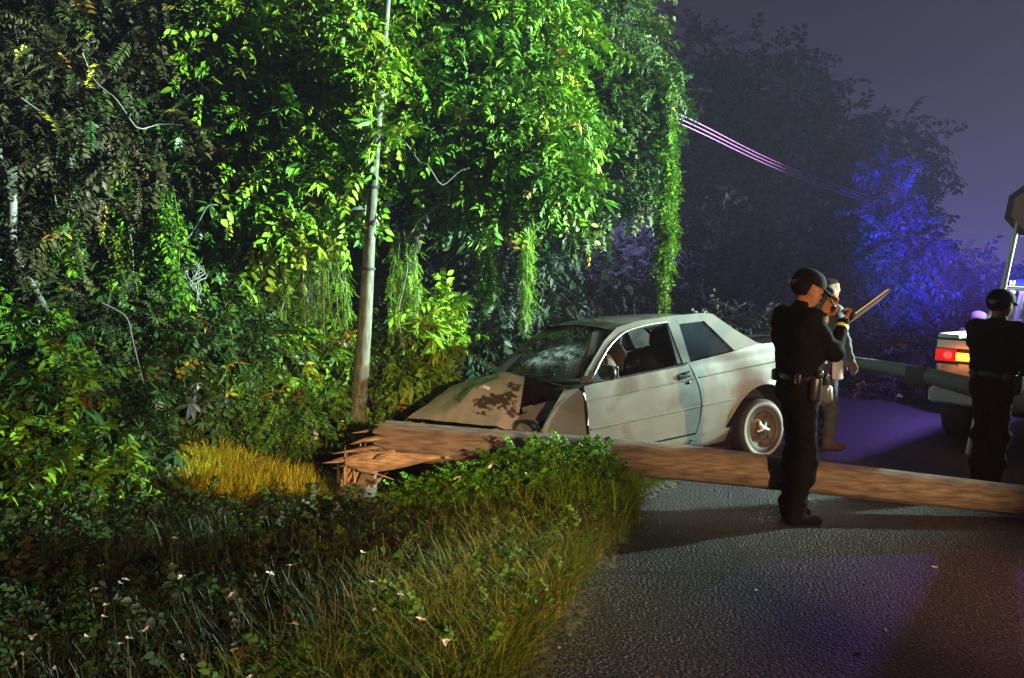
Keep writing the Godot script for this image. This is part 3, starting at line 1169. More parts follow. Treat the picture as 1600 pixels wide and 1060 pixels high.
		mb.tube(spread_r(0, 1, 8).map(func(u): return Vector3(lerpf(2.56, 2.93, u), lerpf(0.583, 0.589, u), s * (side_z(0.57) + 0.002))), [0.007], 6)
		put("moulding", mb, M.paint, qp)
		# wheel well
		mb = Mb.new()
		mb.grid(24, 2, func(u, v):
			var a: float = lerpf(-0.25, PI + 0.25, u)
			return Vector3(3.25 + cos(a) * 0.405, 0.26 + sin(a) * 0.405, s * (0.81 - 0.30 * v)))
		mb.face([Vector3(2.8, 0.1, s * 0.52), Vector3(3.7, 0.1, s * 0.52), Vector3(3.7, 0.7, s * 0.52), Vector3(2.8, 0.7, s * 0.52)])
		put("wheel_well", mb, M.dark, t)
		# rocker
		mb = Mb.new()
		mb.grid(20, 8, func(u, v):
			var x: float = lerpf(1.15, 2.86, u)
			var y: float = lerpf(0.22, 0.352, v)
			return Vector3(x, y, s * (side_z(y) + 0.006 - 0.05 * pow(1.0 - v, 2.0))))
		put("rocker", mb, M.paint, t)
	# greenhouse pillars
	for s in [1.0, -1.0]:
		var on := func(p): return Vector3(p.x, p.y, s * house_z(p.y))
		var th := Vector3(0, -0.012, -0.03 * s)
		mb = Mb.new()
		mb.plate([Vector2(1.40, .918), Vector2(1.50, .918), Vector2(1.66, 1.062), Vector2(1.80, 1.17), Vector2(1.965, 1.252), Vector2(2.15, 1.287), Vector2(2.45, 1.298), Vector2(2.45, 1.345), Vector2(2.15, 1.338), Vector2(1.92, 1.305), Vector2(1.76, 1.215), Vector2(1.60, 1.085)], on, th)
		put("windscreen_pillar", mb, M.paint, t)
		mb = Mb.new()
		mb.tube(smooth([Vector3(1.505, .925, s * (house_z(.925) + .008)), Vector3(1.66, 1.067, s * (house_z(1.067) + .008)), Vector3(1.80, 1.175, s * (house_z(1.175) + .008)), Vector3(1.965, 1.257, s * (house_z(1.257) + .008)), Vector3(2.2, 1.294, s * (house_z(1.294) + .008)), Vector3(2.44, 1.302, s * (house_z(1.302) + .008))], 16), [0.009], 6)
		put("window_strip", mb, M.trim, t)
		mb = Mb.new()
		mb.plate([Vector2(2.455, .952), Vector2(2.535, .955), Vector2(2.565, 1.29), Vector2(2.50, 1.345), Vector2(2.452, 1.345), Vector2(2.452, 1.296)], on, th)
		put("door_pillar", mb, M.paint, t)
		mb = Mb.new()
		mb.plate([Vector2(2.40, .952), Vector2(2.452, .954), Vector2(2.475, 1.28), Vector2(2.44, 1.29)], func(p): return Vector3(p.x, p.y, s * (house_z(p.y) - 0.006)), th)
		put("window_frame", mb, M.black_plastic, t)
		mb = Mb.new()
		mb.plate([Vector2(2.56, 1.272), Vector2(2.85, 1.272), Vector2(3.03, 1.03), Vector2(3.06, .99), Vector2(3.42, 1.01), Vector2(3.34, 1.035), Vector2(3.15, 1.17), Vector2(2.97, 1.325), Vector2(2.86, 1.342), Vector2(2.50, 1.348)], on, th)
		put("rear_pillar", mb, M.paint, t)
		mb = Mb.new()
		mb.plate([Vector2(2.545, .962), Vector2(3.05, .992), Vector2(3.02, 1.03), Vector2(2.852, 1.268), Vector2(2.57, 1.268)], func(p): return Vector3(p.x, p.y, s * (house_z(p.y) - 0.012)), Vector3(0, 0, -0.004 * s))
		put("rear_side_window", mb, M.tint_glass, t)
		mb = Mb.new()
		mb.plate([Vector2(1.50, .90), Vector2(1.70, .92), Vector2(1.72, 1.02), Vector2(1.63, 1.035)], func(p): return Vector3(p.x, p.y, s * (house_z(p.y) + 0.004)), Vector3(0, 0, -0.012 * s))
		put("mirror_base", mb, M.black_plastic, t)
		mb = Mb.new()
		mb.box(Vector3(1.60, 0.985, s * 0.86), Vector3(0.09, 0.115, 0.19), 0.035)
		var mir := put("door_mirror", mb, M.black_plastic, t)
		mb = Mb.new()
		mb.box(Vector3(1.648, 0.985, s * 0.86), Vector3(0.006, 0.09, 0.15), 0.003)
		put("mirror_glass", mb, M.chrome, mir)
	# roof
	mb = Mb.new()
	mb.grid(20, 17, func(u, v):
		var z: float = lerpf(-0.575, 0.575, v)
		var x: float = lerpf(1.87 - 0.05 * (1.0 - pow(z / 0.575, 2.0)), 2.97 + 0.05 * (1.0 - pow(z / 0.575, 2.0)), u)
		return Vector3(x, roof_y(x, z) - 0.02 * smoothstep(0.15, 0.0, u) - 0.02 * smoothstep(0.85, 1.0, u), z))
	mb.grid(20, 17, func(u, v):
		var z: float = lerpf(-0.57, 0.57, v)
		var x: float = lerpf(1.9, 2.95, u)
		return Vector3(x, roof_y(x, z) - 0.045, z))
	put("roof", mb, M.paint, t)
	# windscreen and rear window
	mb = Mb.new()
	mb.grid(17, 9, func(u, v):
		var zb: float = lerpf(-0.72, 0.72, u)
		var zt: float = lerpf(-0.565, 0.565, u)
		var a := Vector3(1.30 + 0.13 * pow(zb / 0.72, 2.0), 0.925, zb)
		var c := Vector3(1.845 + 0.04 * pow(zt / 0.565, 2.0), 1.325 - 0.03 * pow(zt / 0.565, 2.0), zt)
		return a.lerp(c, v) + Vector3(-0.03, 0.02, 0) * sin(v * PI))
	put("windscreen", mb, M.crazed, t)
	mb = Mb.new()
	mb.tube(spread_r(-1, 1, 16).map(func(u): return Vector3(1.285 + 0.13 * u * u, 0.922, u * 0.735)), [0.014], 6)
	put("windscreen_seal", mb, M.black_plastic, t)
	mb = Mb.new()
	for q in [[-0.3, 0.12], [0.15, 0.5]]:
		mb.tube([Vector3(1.29, 0.945, q[0]), Vector3(1.34, 0.985, q[1])], [0.008], 6)
	put("wiper", mb, M.black_plastic, t)
	mb = Mb.new()
	mb.grid(13, 7, func(u, v):
		var z: float = lerpf(-1, 1, u)
		return Vector3(3.40 + 0.05 * (1 - z * z), 1.02, z * 0.66).lerp(Vector3(2.98 + 0.05 * (1 - z * z), 1.335 - 0.03 * z * z, z * 0.55), v))
	put("rear_window", mb, M.tint_glass, t)
	mb = Mb.new()
	mb.grid(14, 13, func(u, v):
		var z: float = lerpf(-0.70, 0.70, v)
		var x: float = lerpf(3.38, 4.14, u)
		return Vector3(x, 1.022 + 0.012 * sin(u * PI) - 0.02 * pow(absf(z) / 0.7, 4.0) - 0.03 * smoothstep(0.9, 1.0, u), z))
	mb.grid(5, 13, func(u, v): return Vector3(4.14 + 0.03 * sin(u * PI), lerpf(0.99, 0.6, u), lerpf(-0.74, 0.74, v)))
	put("boot_lid", mb, M.paint, t)
	mb = Mb.new()
	mb.box(Vector3(4.19, 0.45, 0), Vector3(0.16, 0.24, 1.56), 0.06)
	put("rear_bumper", mb, M.paint, t)
	for s in [-1, 1]:
		mb = Mb.new()
		mb.box(Vector3(4.165, 0.80, s * 0.56), Vector3(0.03, 0.16, 0.34), 0.01)
		put("tail_lamp", mb, M.red_dull, t)
	# inside
	mb = Mb.new()
	mb.box(Vector3(2.2, 0.30, 0), Vector3(1.7, 0.06, 1.4), 0.01)
	put("cabin_floor", mb, M.dark, t)
	mb = Mb.new()
	mb.box(Vector3(1.52, 0.84, 0), Vector3(0.34, 0.16, 1.36), 0.06)
	put("dashboard", mb, M.dark, t)
	mb = Mb.new()
	mb.grid(24, 8, func(u, v):
		var a: float = u * TAU
		var e: float = v * TAU
		return Vector3(1.80, 0.93, 0.36) + Basis(Vector3.BACK, -0.45) * (Vector3(0, cos(a), sin(a)) * (0.18 + 0.014 * cos(e)) + Vector3(0.014 * sin(e), 0, 0)), true)
	put("steering_wheel", mb, M.black_plastic, t)
	for s in [-1, 1]:
		mb = Mb.new()
		mb.box(Vector3(2.15, 0.50, s * 0.36), Vector3(0.5, 0.16, 0.48), 0.06)
		mb.box(Vector3(2.46, 0.78, s * 0.36), Vector3(0.15, 0.62, 0.46), 0.07, Basis(Vector3.BACK, -0.2))
		var seat := put("front_seat", mb, M.seat, t)
		mb = Mb.new()
		mb.box(Vector3(2.54, 1.14, s * 0.36), Vector3(0.1, 0.17, 0.26), 0.04, Basis(Vector3.BACK, -0.2))
		put("headrest", mb, M.seat, seat)
	mb = Mb.new()
	mb.box(Vector3(2.98, 0.52, 0), Vector3(0.5, 0.18, 1.2), 0.07)
	mb.box(Vector3(3.22, 0.82, 0), Vector3(0.16, 0.56, 1.2), 0.07, Basis(Vector3.BACK, -0.3))
	put("rear_seat", mb, M.seat, t)
	# a pale burst airbag on the driver's side
	var net := Net.new()
	net.add(Vector3(1.92, 0.93, 0.42), Vector3(2.0, 1.02, 0.30), 0.075, 0.05, Color.WHITE)
	net.add(Vector3(1.90, 0.85, 0.48), Vector3(1.94, 0.92, 0.38), 0.05, 0.06, Color.WHITE)
	mb = Mb.new()
	net.into(mb, 0.02, 0.02)
	put("airbag", mb, M.pale_seat, t)
	# engine bay: broken dark metal
	mb = Mb.new()
	mb.box(Vector3(1.12, 0.50, -0.10), Vector3(0.42, 0.46, 0.9), 0.05)
	mb.box(Vector3(1.30, 0.62, 0), Vector3(0.08, 0.56, 1.36), 0.01)
	put("engine", mb, M.engine, t)
	# crushed bonnet: a tent of torn sheet metal
	var fold := FastNoiseLite.new()
	fold.seed = 6
	fold.frequency = 2.2
	fold.fractal_octaves = 3
	var patch := FastNoiseLite.new()
	patch.seed = 14
	patch.frequency = 3.2
	patch.fractal_octaves = 4
	var bonnet := func(u: float, v: float):
		# u from the far side to the near, v from the nose to the ridge
		var a := Vector3(0.344, 0.71, -0.231).lerp(Vector3(0.835, 0.66, 0.622), u)
		var c := Vector3(1.003, 1.005, -0.459).lerp(Vector3(1.109, 1.012, 0.402), u)
		var p := a.lerp(c, v)
		var d := 0.016 * fold.get_noise_2d(p.x * 1.1, p.z * 1.1) + 0.16 * (0.25 - absf(u - 0.52 - 0.35 * (v - 0.5))) * smoothstep(0.0, 0.3, v) - 0.10 * absf(v - 0.62 + 0.35 * u - 0.1) + 0.07 * absf(u * 0.8 + v - 1.15) + 0.05 * exp(-pow((u - 0.62) / 0.2, 2.0) - pow((v - 0.55) / 0.22, 2.0))
		d -= 0.06 * smoothstep(0.86, 1.0, u) * (1.0 - v)
		return p + Vector3(-0.5, 0.75, 0.1) * d
	var worn := func(u: float, v: float):
		# bare metal where the paint tore off: a broken ring of scars
		var near := 1.0
		for q in [[.42, .70, .07], [.36, .58, .055], [.34, .46, .05], [.40, .36, .03], [.50, .82, .06], [.60, .86, .045], [.66, .33, .07], [.74, .40, .09], [.82, .47, .10], [.88, .60, .07], [.89, .78, .06], [.70, .22, .04], [.97, .35, .06]]:
			near = minf(near, Vector2((u - q[0]) * 0.9, v - q[1]).length() - q[2])
		var e := smoothstep(0.012, -0.012, near + 0.09 * patch.get_noise_2d(u * 4.0, v * 4.0))
		var k := 0.34 + 0.03 * patch.get_noise_2d(u * 4, v * 4)
		return Color(k, k * 0.97, k * 0.9).lerp(Color(.055, .04, .03), e)
	mb = Mb.new()
	mb.grid(90, 60, bonnet, false, worn)
	var bn := put("bonnet", mb, M.hood, t, true)
	mb = Mb.new()
	mb.grid(30, 6, func(u, v):
		var a: Vector3 = bonnet.call(u / 0.72, 1.0) if u < 0.72 else Vector3(1.109, 1.012, 0.402).lerp(Vector3(1.29, 0.90, 0.73), (u - 0.72) / 0.28)
		var zb: float = lerpf(-0.72, 0.73, u)
		var c := Vector3(1.27 + 0.12 * pow(zb / 0.73, 2.0), 0.905, zb)
		return a.lerp(c, v) + Vector3(0, 0.02 * sin(v * PI) * fold.get_noise_2d(u * 3, v), 0))
	put("bonnet_rear_edge", mb, M.paint, bn)
	mb = Mb.new()
	mb.grid(10, 14, func(u, v):
		var a: Vector3 = bonnet.call(0.0, v)
		return a.lerp(Vector3(0.45, 0.58, -0.75).lerp(Vector3(1.2, 0.90, -0.74), v), u) + Vector3(0, 0.02 * fold.get_noise_2d(u * 3, v * 3), 0))
	put("bonnet_far_side", mb, M.paint, bn)
	mb = Mb.new()
	mb.grid(8, 4, func(u, v): return bonnet.call(0.60 + 0.10 * u, 0.50 + 0.07 * v + 0.04 * u) + Vector3(-0.01, 0.014 + 0.012 * sin(u * PI), 0))
	put("torn_flap", mb, M.white_paint, bn)
	# what is left of the left wing: a leaning triangle and torn inner metal
	mb = Mb.new()
	mb.plate([Vector2(1.405, .34), Vector2(1.405, .845), Vector2(1.37, .89), Vector2(1.25, .895), Vector2(1.10, .72), Vector2(1.0, .56), Vector2(0.98, .42), Vector2(1.05, .34)], func(p): return Vector3(p.x, p.y, side_z(p.y) - 0.004 - 0.22 * pow(maxf(0.0, 1.405 - p.x), 1.2) + 0.02 * fold.get_noise_2d(p.x * 6, p.y * 6)), Vector3(0, 0, -0.006))
	put("front_wing", mb, M.paint, t)
	mb = Mb.new()
	for q in [[Vector3(1.02, .60, .50), Vector3(1.30, .70, .66), Vector3(1.28, .80, .62), Vector3(1.06, .76, .44)], [Vector3(0.98, .48, .60), Vector3(1.10, .52, .70), Vector3(1.06, .74, .56), Vector3(1.0, .70, .46)], [Vector3(0.7, .52, .56), Vector3(0.96, .46, .66), Vector3(0.98, .66, .54), Vector3(0.72, .62, .40)]]:
		mb.grid(6, 6, func(u, v): return q[0].lerp(q[1], u).lerp(q[3].lerp(q[2], u), v) + Vector3(0.02, 0.02, 0.03) * fold.get_noise_2d(u * 2 + q[0].x * 9, v * 2))
	put("torn_inner_wing", mb, M.paint, t)
	mb = Mb.new()
	mb.tube(smooth([Vector3(0.86, .58, .60), Vector3(0.92, .68, .62), Vector3(1.02, .66, .70), Vector3(1.05, .52, .78)], 14), [0.012], 6)
	mb.tube(smooth([Vector3(0.70, .60, .56), Vector3(0.80, .64, .66), Vector3(0.94, .60, .70)], 12), [0.009], 6)
	put("hose", mb, M.black_plastic, t)
	# nose: pushed-in bumper and front panel
	mb = Mb.new()
	mb.grid(16, 6, func(u, v):
		var p := Vector3(0.60, 0.2, -0.76).lerp(Vector3(1.02, 0.2, 0.60), u)
		return p + Vector3(0.04 * fold.get_noise_2d(u * 4, v * 4) + 0.05 * v, lerpf(0.0, 0.47, v), 0))
	put("front_panel", mb, M.engine, t)
	mb = Mb.new()
	mb.tube(smooth([Vector3(0.36, 0.36, -0.8), Vector3(0.40, 0.33, -0.3), Vector3(0.62, 0.30, 0.2), Vector3(0.80, 0.32, 0.62)], 14), [0.09], 10, true, 1.3)
	put("front_bumper", mb, M.black_plastic, t)
	# wheels
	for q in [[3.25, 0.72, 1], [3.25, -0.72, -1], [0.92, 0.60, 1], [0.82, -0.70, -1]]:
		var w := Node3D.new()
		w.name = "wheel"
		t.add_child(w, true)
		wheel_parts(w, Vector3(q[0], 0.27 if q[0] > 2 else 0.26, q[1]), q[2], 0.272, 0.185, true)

# ---------------------------------------------------------------- poles and cables
func poles() -> void:
	# the broken utility pole lying across the verge and the road
	var a := Vector3(-0.855, 0.406, -5.360)
	var m := Vector3(1.072, 0.331, -5.360)
	var e := Vector3(4.25, 0.105, -5.30)
	var t := thing("fallen_utility_pole", "thick brown wooden utility pole snapped at its base and fallen across the road", "utility pole", Vector3.ZERO)
	var line := smooth([a, a.lerp(m, 0.33) + Vector3(0, -0.004, 0), m, m.lerp(e, 0.55), e], 60)
	var kn := FastNoiseLite.new()
	kn.frequency = 2.0
	var mb := Mb.new()
	var sides := 36
	mb.grid(sides, 61, func(u, v):
		var i := roundi(v * 60)
		var p: Vector3 = line[i]
		var ax: Vector3 = (e - a).normalized()
		var up := Vector3.UP - ax * ax.y
		var sd := ax.cross(up)
		var ang: float = u * TAU
		var r: float = lerpf(0.146, 0.106, v)
		# flats, ridges and long checks in the wood
		r *= 1.0 + 0.025 * kn.get_noise_2d(cos(ang) * 2.0 + 5.0, sin(ang) * 2.0 + v * 1.2)
		for c in [[2.05, 0.03, 0.9], [2.75, 0.2, 1.0], [1.35, 0.35, 0.75]]:
			if v > c[1] and v < c[2]:
				r -= 0.014 * exp(-pow(wrapf(ang - c[0] - 0.12 * sin(v * 7.0), -PI, PI) / 0.09, 2.0))
		# the broken end is ragged
		var torn: float = maxf(0.0, 1.0 - v * 25.0) * (0.10 + 0.16 * kn.get_noise_2d(cos(ang) * 3.0 + 20.0, sin(ang) * 3.0))
		return p - ax * torn + (up.normalized() * cos(ang) + sd.normalized() * sin(ang)) * r, true)
	for q in [[a + (e - a).normalized() * 0.12, 0.135], [e, 0.104]]:
		var f := mb.vert(q[0])
		var ax2 := (e - a).normalized()
		var u2 := (Vector3.UP - ax2 * ax2.y).normalized()
		var s2 := ax2.cross(u2)
		for k in 24:
			var t0 := TAU * k / 24
			var t1 := TAU * (k + 1) / 24
			mb.tri(f, mb.vert(q[0] + (u2 * cos(t0) + s2 * sin(t0)) * q[1]), mb.vert(q[0] + (u2 * cos(t1) + s2 * sin(t1)) * q[1]))
	put("shaft", mb, M.pole_wood, t)
	# torn fibres at the break
	var ax := (a - e).normalized()
	for i in 16:
		var ang := rng.randf() * TAU
		var rr := 0.14 * sqrt(rng.randf())
		var o := a + Vector3(0, cos(ang) * rr, sin(ang) * rr) - ax * 0.10
		var l := rng.randf_range(0.16, 0.46) * (1.25 if cos(ang) < 0.0 else 0.8)
		var tip := o + ax * (l + 0.1) + Vector3(0, -0.08 - 0.25 * l * rng.randf(), 0.10 * sin(ang) * l + 0.02)
		mb = Mb.new()
		mb.tube(smooth([o, o.lerp(tip, 0.5) + rv() * 0.012, tip], 5), [rng.randf_range(0.035, 0.06), 0.055, 0.046, 0.034, 0.02, 0.003], 5, true, 0.45)
		put("splinter", mb, M.pole_wood if i % 3 == 0 and cos(ang) > 0.3 else M.raw_wood, t)
	for q in [[0.06, 0.05, 0.34, -0.10], [-0.04, 0.09, 0.40, -0.16], [-0.09, 0.02, 0.30, -0.14], [0.10, -0.02, 0.22, -0.05], [-0.02, -0.06, 0.36, -0.2]]:
		mb = Mb.new()
		var o: Vector3 = a + Vector3(0, q[0], q[1]) - ax * 0.05
		var tip: Vector3 = o + ax * q[2] + Vector3(0, q[3], 0.02)
		mb.tube([o, o.lerp(tip, 0.35), o.lerp(tip, 0.7) + Vector3(0, 0.012, 0), tip], [0.075, 0.066, 0.040, 0.008], 6, true, 0.4)
		put("splinter", mb, M.raw_wood, t)
	# the long slab torn off below
	mb = Mb.new()
	var s0 := Vector3(-1.158, 0.273, -5.220)
	var s1 := Vector3(-0.880, 0.287, -5.200)
	var s2 := Vector3(-0.418, 0.341, -5.220)
	mb.grid(12, 7, func(u, v):
		var p: Vector3 = s0.lerp(s1, minf(u * 2.0, 1.0)).lerp(s2, maxf(0.0, u * 2.0 - 1.0)) if u > 0.5 else s0.lerp(s1, u * 2.0)
		var w: float = 0.075 * sin(clampf(u * 0.9 + 0.1, 0, 1) * PI) * (1.1 - 0.5 * u) + 0.004
		return p + Vector3(0, (v - 0.5) * 2.0 * w, 0.03 * sin(v * PI) + 0.012 * kn.get_noise_2d(u * 9, v * 9)))
	put("torn_slab", mb, M.raw_wood, t)
	mb = Mb.new()
	mb.tube(smooth([Vector3(-1.061, 0.221, -5.200), Vector3(-0.915, 0.211, -5.150), Vector3(-0.735, 0.167, -5.100)], 8), [0.012, 0.012, 0.011, 0.009, 0.008, 0.006, 0.004, 0.003, 0.002], 5)
	put("splinter", mb, M.raw_wood, t)
	mb = Mb.new()
	mb.tube(smooth([Vector3(-0.934, 0.323, -5.140), Vector3(-0.858, 0.353, -5.140), Vector3(-0.775, 0.351, -5.160)], 6), [0.004, 0.012, 0.013, 0.010, 0.008, 0.006, 0.003], 5)
	put("splinter", mb, M.raw_wood, t)
	# the stump
	var foot := Vector3(-1.110, 0.000, -5.360)
	foot.y = 0.0
	t = thing("pole_stump", "splintered brown stump of the broken utility pole standing in the grass", "stump", foot)
	mb = Mb.new()
	mb.grid(28, 10, func(u, v):
		var ang: float = u * TAU
		var h := 0.17 + 0.09 * kn.get_noise_2d(cos(ang) * 4.0, sin(ang) * 4.0) + 0.05 * sin(ang * 3.0)
		var r: float = 0.165 + 0.008 * kn.get_noise_2d(cos(ang) * 5.0, sin(ang) * 5.0 + 9.0) - 0.02 * v
		return Vector3(cos(ang) * r, -0.25 + (h + 0.25) * v, sin(ang) * r), true)
	put("base", mb, M.pole_wood, t)
	for i in 22:
		var ang := rng.randf() * TAU
		var rr := 0.14 * sqrt(rng.randf())
		var o := Vector3(cos(ang) * rr, 0.08, sin(ang) * rr)
		var tip := o + Vector3(rng.randf_range(-0.06, 0.12), rng.randf_range(0.12, 0.36) * (1.1 - rr * 2.0), rng.randf_range(-0.04, 0.04))
		mb = Mb.new()
		mb.tube(smooth([o, o.lerp(tip, 0.6) + rv() * 0.01, tip], 4), [0.04, 0.034, 0.026, 0.014, 0.002], 5, true, 0.5)
		put("splinter", mb, M.raw_wood, t)
	# the post that still stands, leaning
	var b0 := Vector3(-1.412, 0.000, -6.700)
	var b1 := Vector3(-1.162, 3.838, -6.500)
	t = thing("leaning_post", "tall thin grey post leaning right in front of the trees", "post", Vector3(b0.x, 0, b0.z))
	b0 = b0 - t.position
	b1 = b1 - t.position
	var low := b0 + (b0 - b1) * 0.12
	mb = Mb.new()
	var lp := smooth([low, low.lerp(b1, 0.35) + Vector3(0.012, 0, 0), low.lerp(b1, 0.7) + Vector3(-0.008, 0, 0), b1 + (b1 - low) * 0.1], 40)
	mb.tube(lp, spread_r(0.092, 0.046, 22).slice(0, 22) + spread_r(0.046, 0.026, 18), 20)
	put("shaft", mb, M.post_wood, t)
	for f in [0.47, 0.60, 0.70]:
		mb = Mb.new()
		var c: Vector3 = lp[int(f * 40)]
		mb.lathe([Vector2(0.092 - 0.068 * f + 0.002, -0.012), Vector2(0.092 - 0.068 * f + 0.007, -0.008), Vector2(0.092 - 0.068 * f + 0.007, 0.008), Vector2(0.092 - 0.068 * f + 0.002, 0.012)], Transform3D(Basis.IDENTITY, c), 16)
		put("wire_band", mb, M.dark, t)
	# the second, grey pole behind the officers
	var g0 := Vector3(3.894, 0.808, -8.950)
	var g1 := Vector3(4.364, 0.768, -7.850)
	var g2 := Vector3(4.813, 0.643, -6.900)
	var g3 := g2 + (g2 - g1) * 1.0
	t = thing("grey_pole", "weathered grey pole lying propped up in front of the truck's bumper", "pole", Vector3.ZERO)
	mb = Mb.new()
	mb.tube(smooth([g0, g1, g2, g3], 24), spread_r(0.05, 0.14, 24), 16)
	put("shaft", mb, M.grey_wood, t)
	mb = Mb.new()
	mb.box(g1 + Vector3(-0.09, -0.01, 0.05), Vector3(0.03, 0.20, 0.20), 0.01, Basis(Vector3.UP, 0.9))
	put("strap", mb, M.sign_rim, t)
	for q in [[g0.lerp(g1, 0.02), 0.05], [g3.lerp(g2, 0.2), 0.13]]:
		var p: Vector3 = q[0]
		mb = Mb.new()
		mb.tube([Vector3(p.x, -0.02, p.z), Vector3(p.x, p.y - q[1] + 0.02, p.z)], [0.07, 0.06], 10)
		put("prop", mb, M.grey_wood, t)
	# cables that hang from the trees to the dark up the road
	for k in 3:
		var c0 := Vector3(0.918, 3.729, -8.600) + Vector3(0, 0.05 * k, 0.02 * k)
		var c1 := Vector3(11.584, 3.967, -22.000) + Vector3(0, 0.10 * k - 0.1, 0)
		var mid := Vector3(4.941, 3.628, -13.200) + Vector3(0, 0.055 * k - 0.05, 0)
		mb = Mb.new()
		mb.tube(smooth([c0, Vector3(2.051, 3.710, -9.600) + Vector3(0, 0.055 * k - 0.05, 0), mid, c1], 40), [0.008], 6)
		tag(put("overhead_cable", mb, M.cable), ["lowest overhead cable sagging towards the far trees", "middle overhead cable sagging towards the far trees", "topmost overhead cable sagging towards the far trees"][k], "cable", "overhead cables")
	# the sign on its leaning white post
	var p0 := Vector3(4.707, -0.041, -7.500)
	var p1 := Vector3(5.001, 2.298, -7.500)
	t = thing("road_sign", "octagonal road sign on a thin white post leaning over the truck", "road sign", Vector3(p0.x, 0, p0.z))
	p1 = p1 - t.position
	p0 = Vector3.ZERO
	mb = Mb.new()
	mb.tube([p0 - p1 * 0.06, p1 * 1.12], [0.024], 12)
	put("post", mb, M.white_paint, t)
	var ub := p1.normalized()
	var nb := Vector3(-0.75, 0.0, 0.66)
	nb = (nb - ub * nb.dot(ub)).normalized()
	var rb := ub.cross(nb)
	var centre := p1 * 1.0 + ub * 0.21 + rb * 0.16
	for q in [[0.30, 0.0, 0.02, "rim", M.sign_rim], [0.235, 0.0215, 0.004, "face", M.sign_face]]:
		var poly := []
		for i in 8:
			poly.append(Vector2(cos(TAU * (i + 0.5) / 8), sin(TAU * (i + 0.5) / 8)) * q[0])
		mb = Mb.new()
		mb.plate(poly, func(p): return centre + rb * p.x + ub * p.y + nb * q[1], nb * q[2])
		put(q[3], mb, q[4], t)

# ---------------------------------------------------------------- people: V(forward, up, right)
func V(f: float, y: float, r: float) -> Vector3:
	return Vector3(r, y, -f)

func hand_bones(net: Net, wrist: Vector3, fingers: Vector3, palm: Vector3, thumb_side: float, curl: float, col: Color) -> void:
	var d := fingers.normalized()
	var n := (palm - d * palm.dot(d)).normalized()      # towards the palm's inside
	var s := d.cross(n) * thumb_side                    # towards the thumb
	for k in 4:
		var o := (1.5 - k) * 0.019
		var base := wrist + d * 0.088 + s * o
		net.add(wrist + d * 0.012 + s * o * 0.7, base, 0.013, 0.011, col)
		var l: float = [0.040, 0.046, 0.043, 0.033][k]
		var c := curl * (1.0 + 0.12 * k)
		var p := base
		var ang := c * 0.5
		for seg in 3:
			var q: Vector3 = p + (d * cos(ang) + n * sin(ang)) * l * [1.0, 0.68, 0.55][seg]
			net.add(p, q, 0.0098 - 0.0008 * seg, 0.009 - 0.0009 * seg, col)
			p = q
			ang += c
	var t0 := wrist + d * 0.022 + s * 0.026 + n * 0.006
	var t1 := t0 + (d * 0.65 + s * 0.7 + n * 0.3).normalized() * 0.042
	var t2 := t1 + (d * 0.9 + s * 0.1 + n * (0.2 + 0.5 * curl)).normalized() * 0.034
	var t3 := t2 + (d * 0.9 - s * 0.15 + n * (0.2 + 0.6 * curl)).normalized() * 0.026
	net.add(t0, t1, 0.014, 0.0115, col)
	net.add(t1, t2, 0.0112, 0.010, col)
	net.add(t2, t3, 0.0098, 0.0085, col)

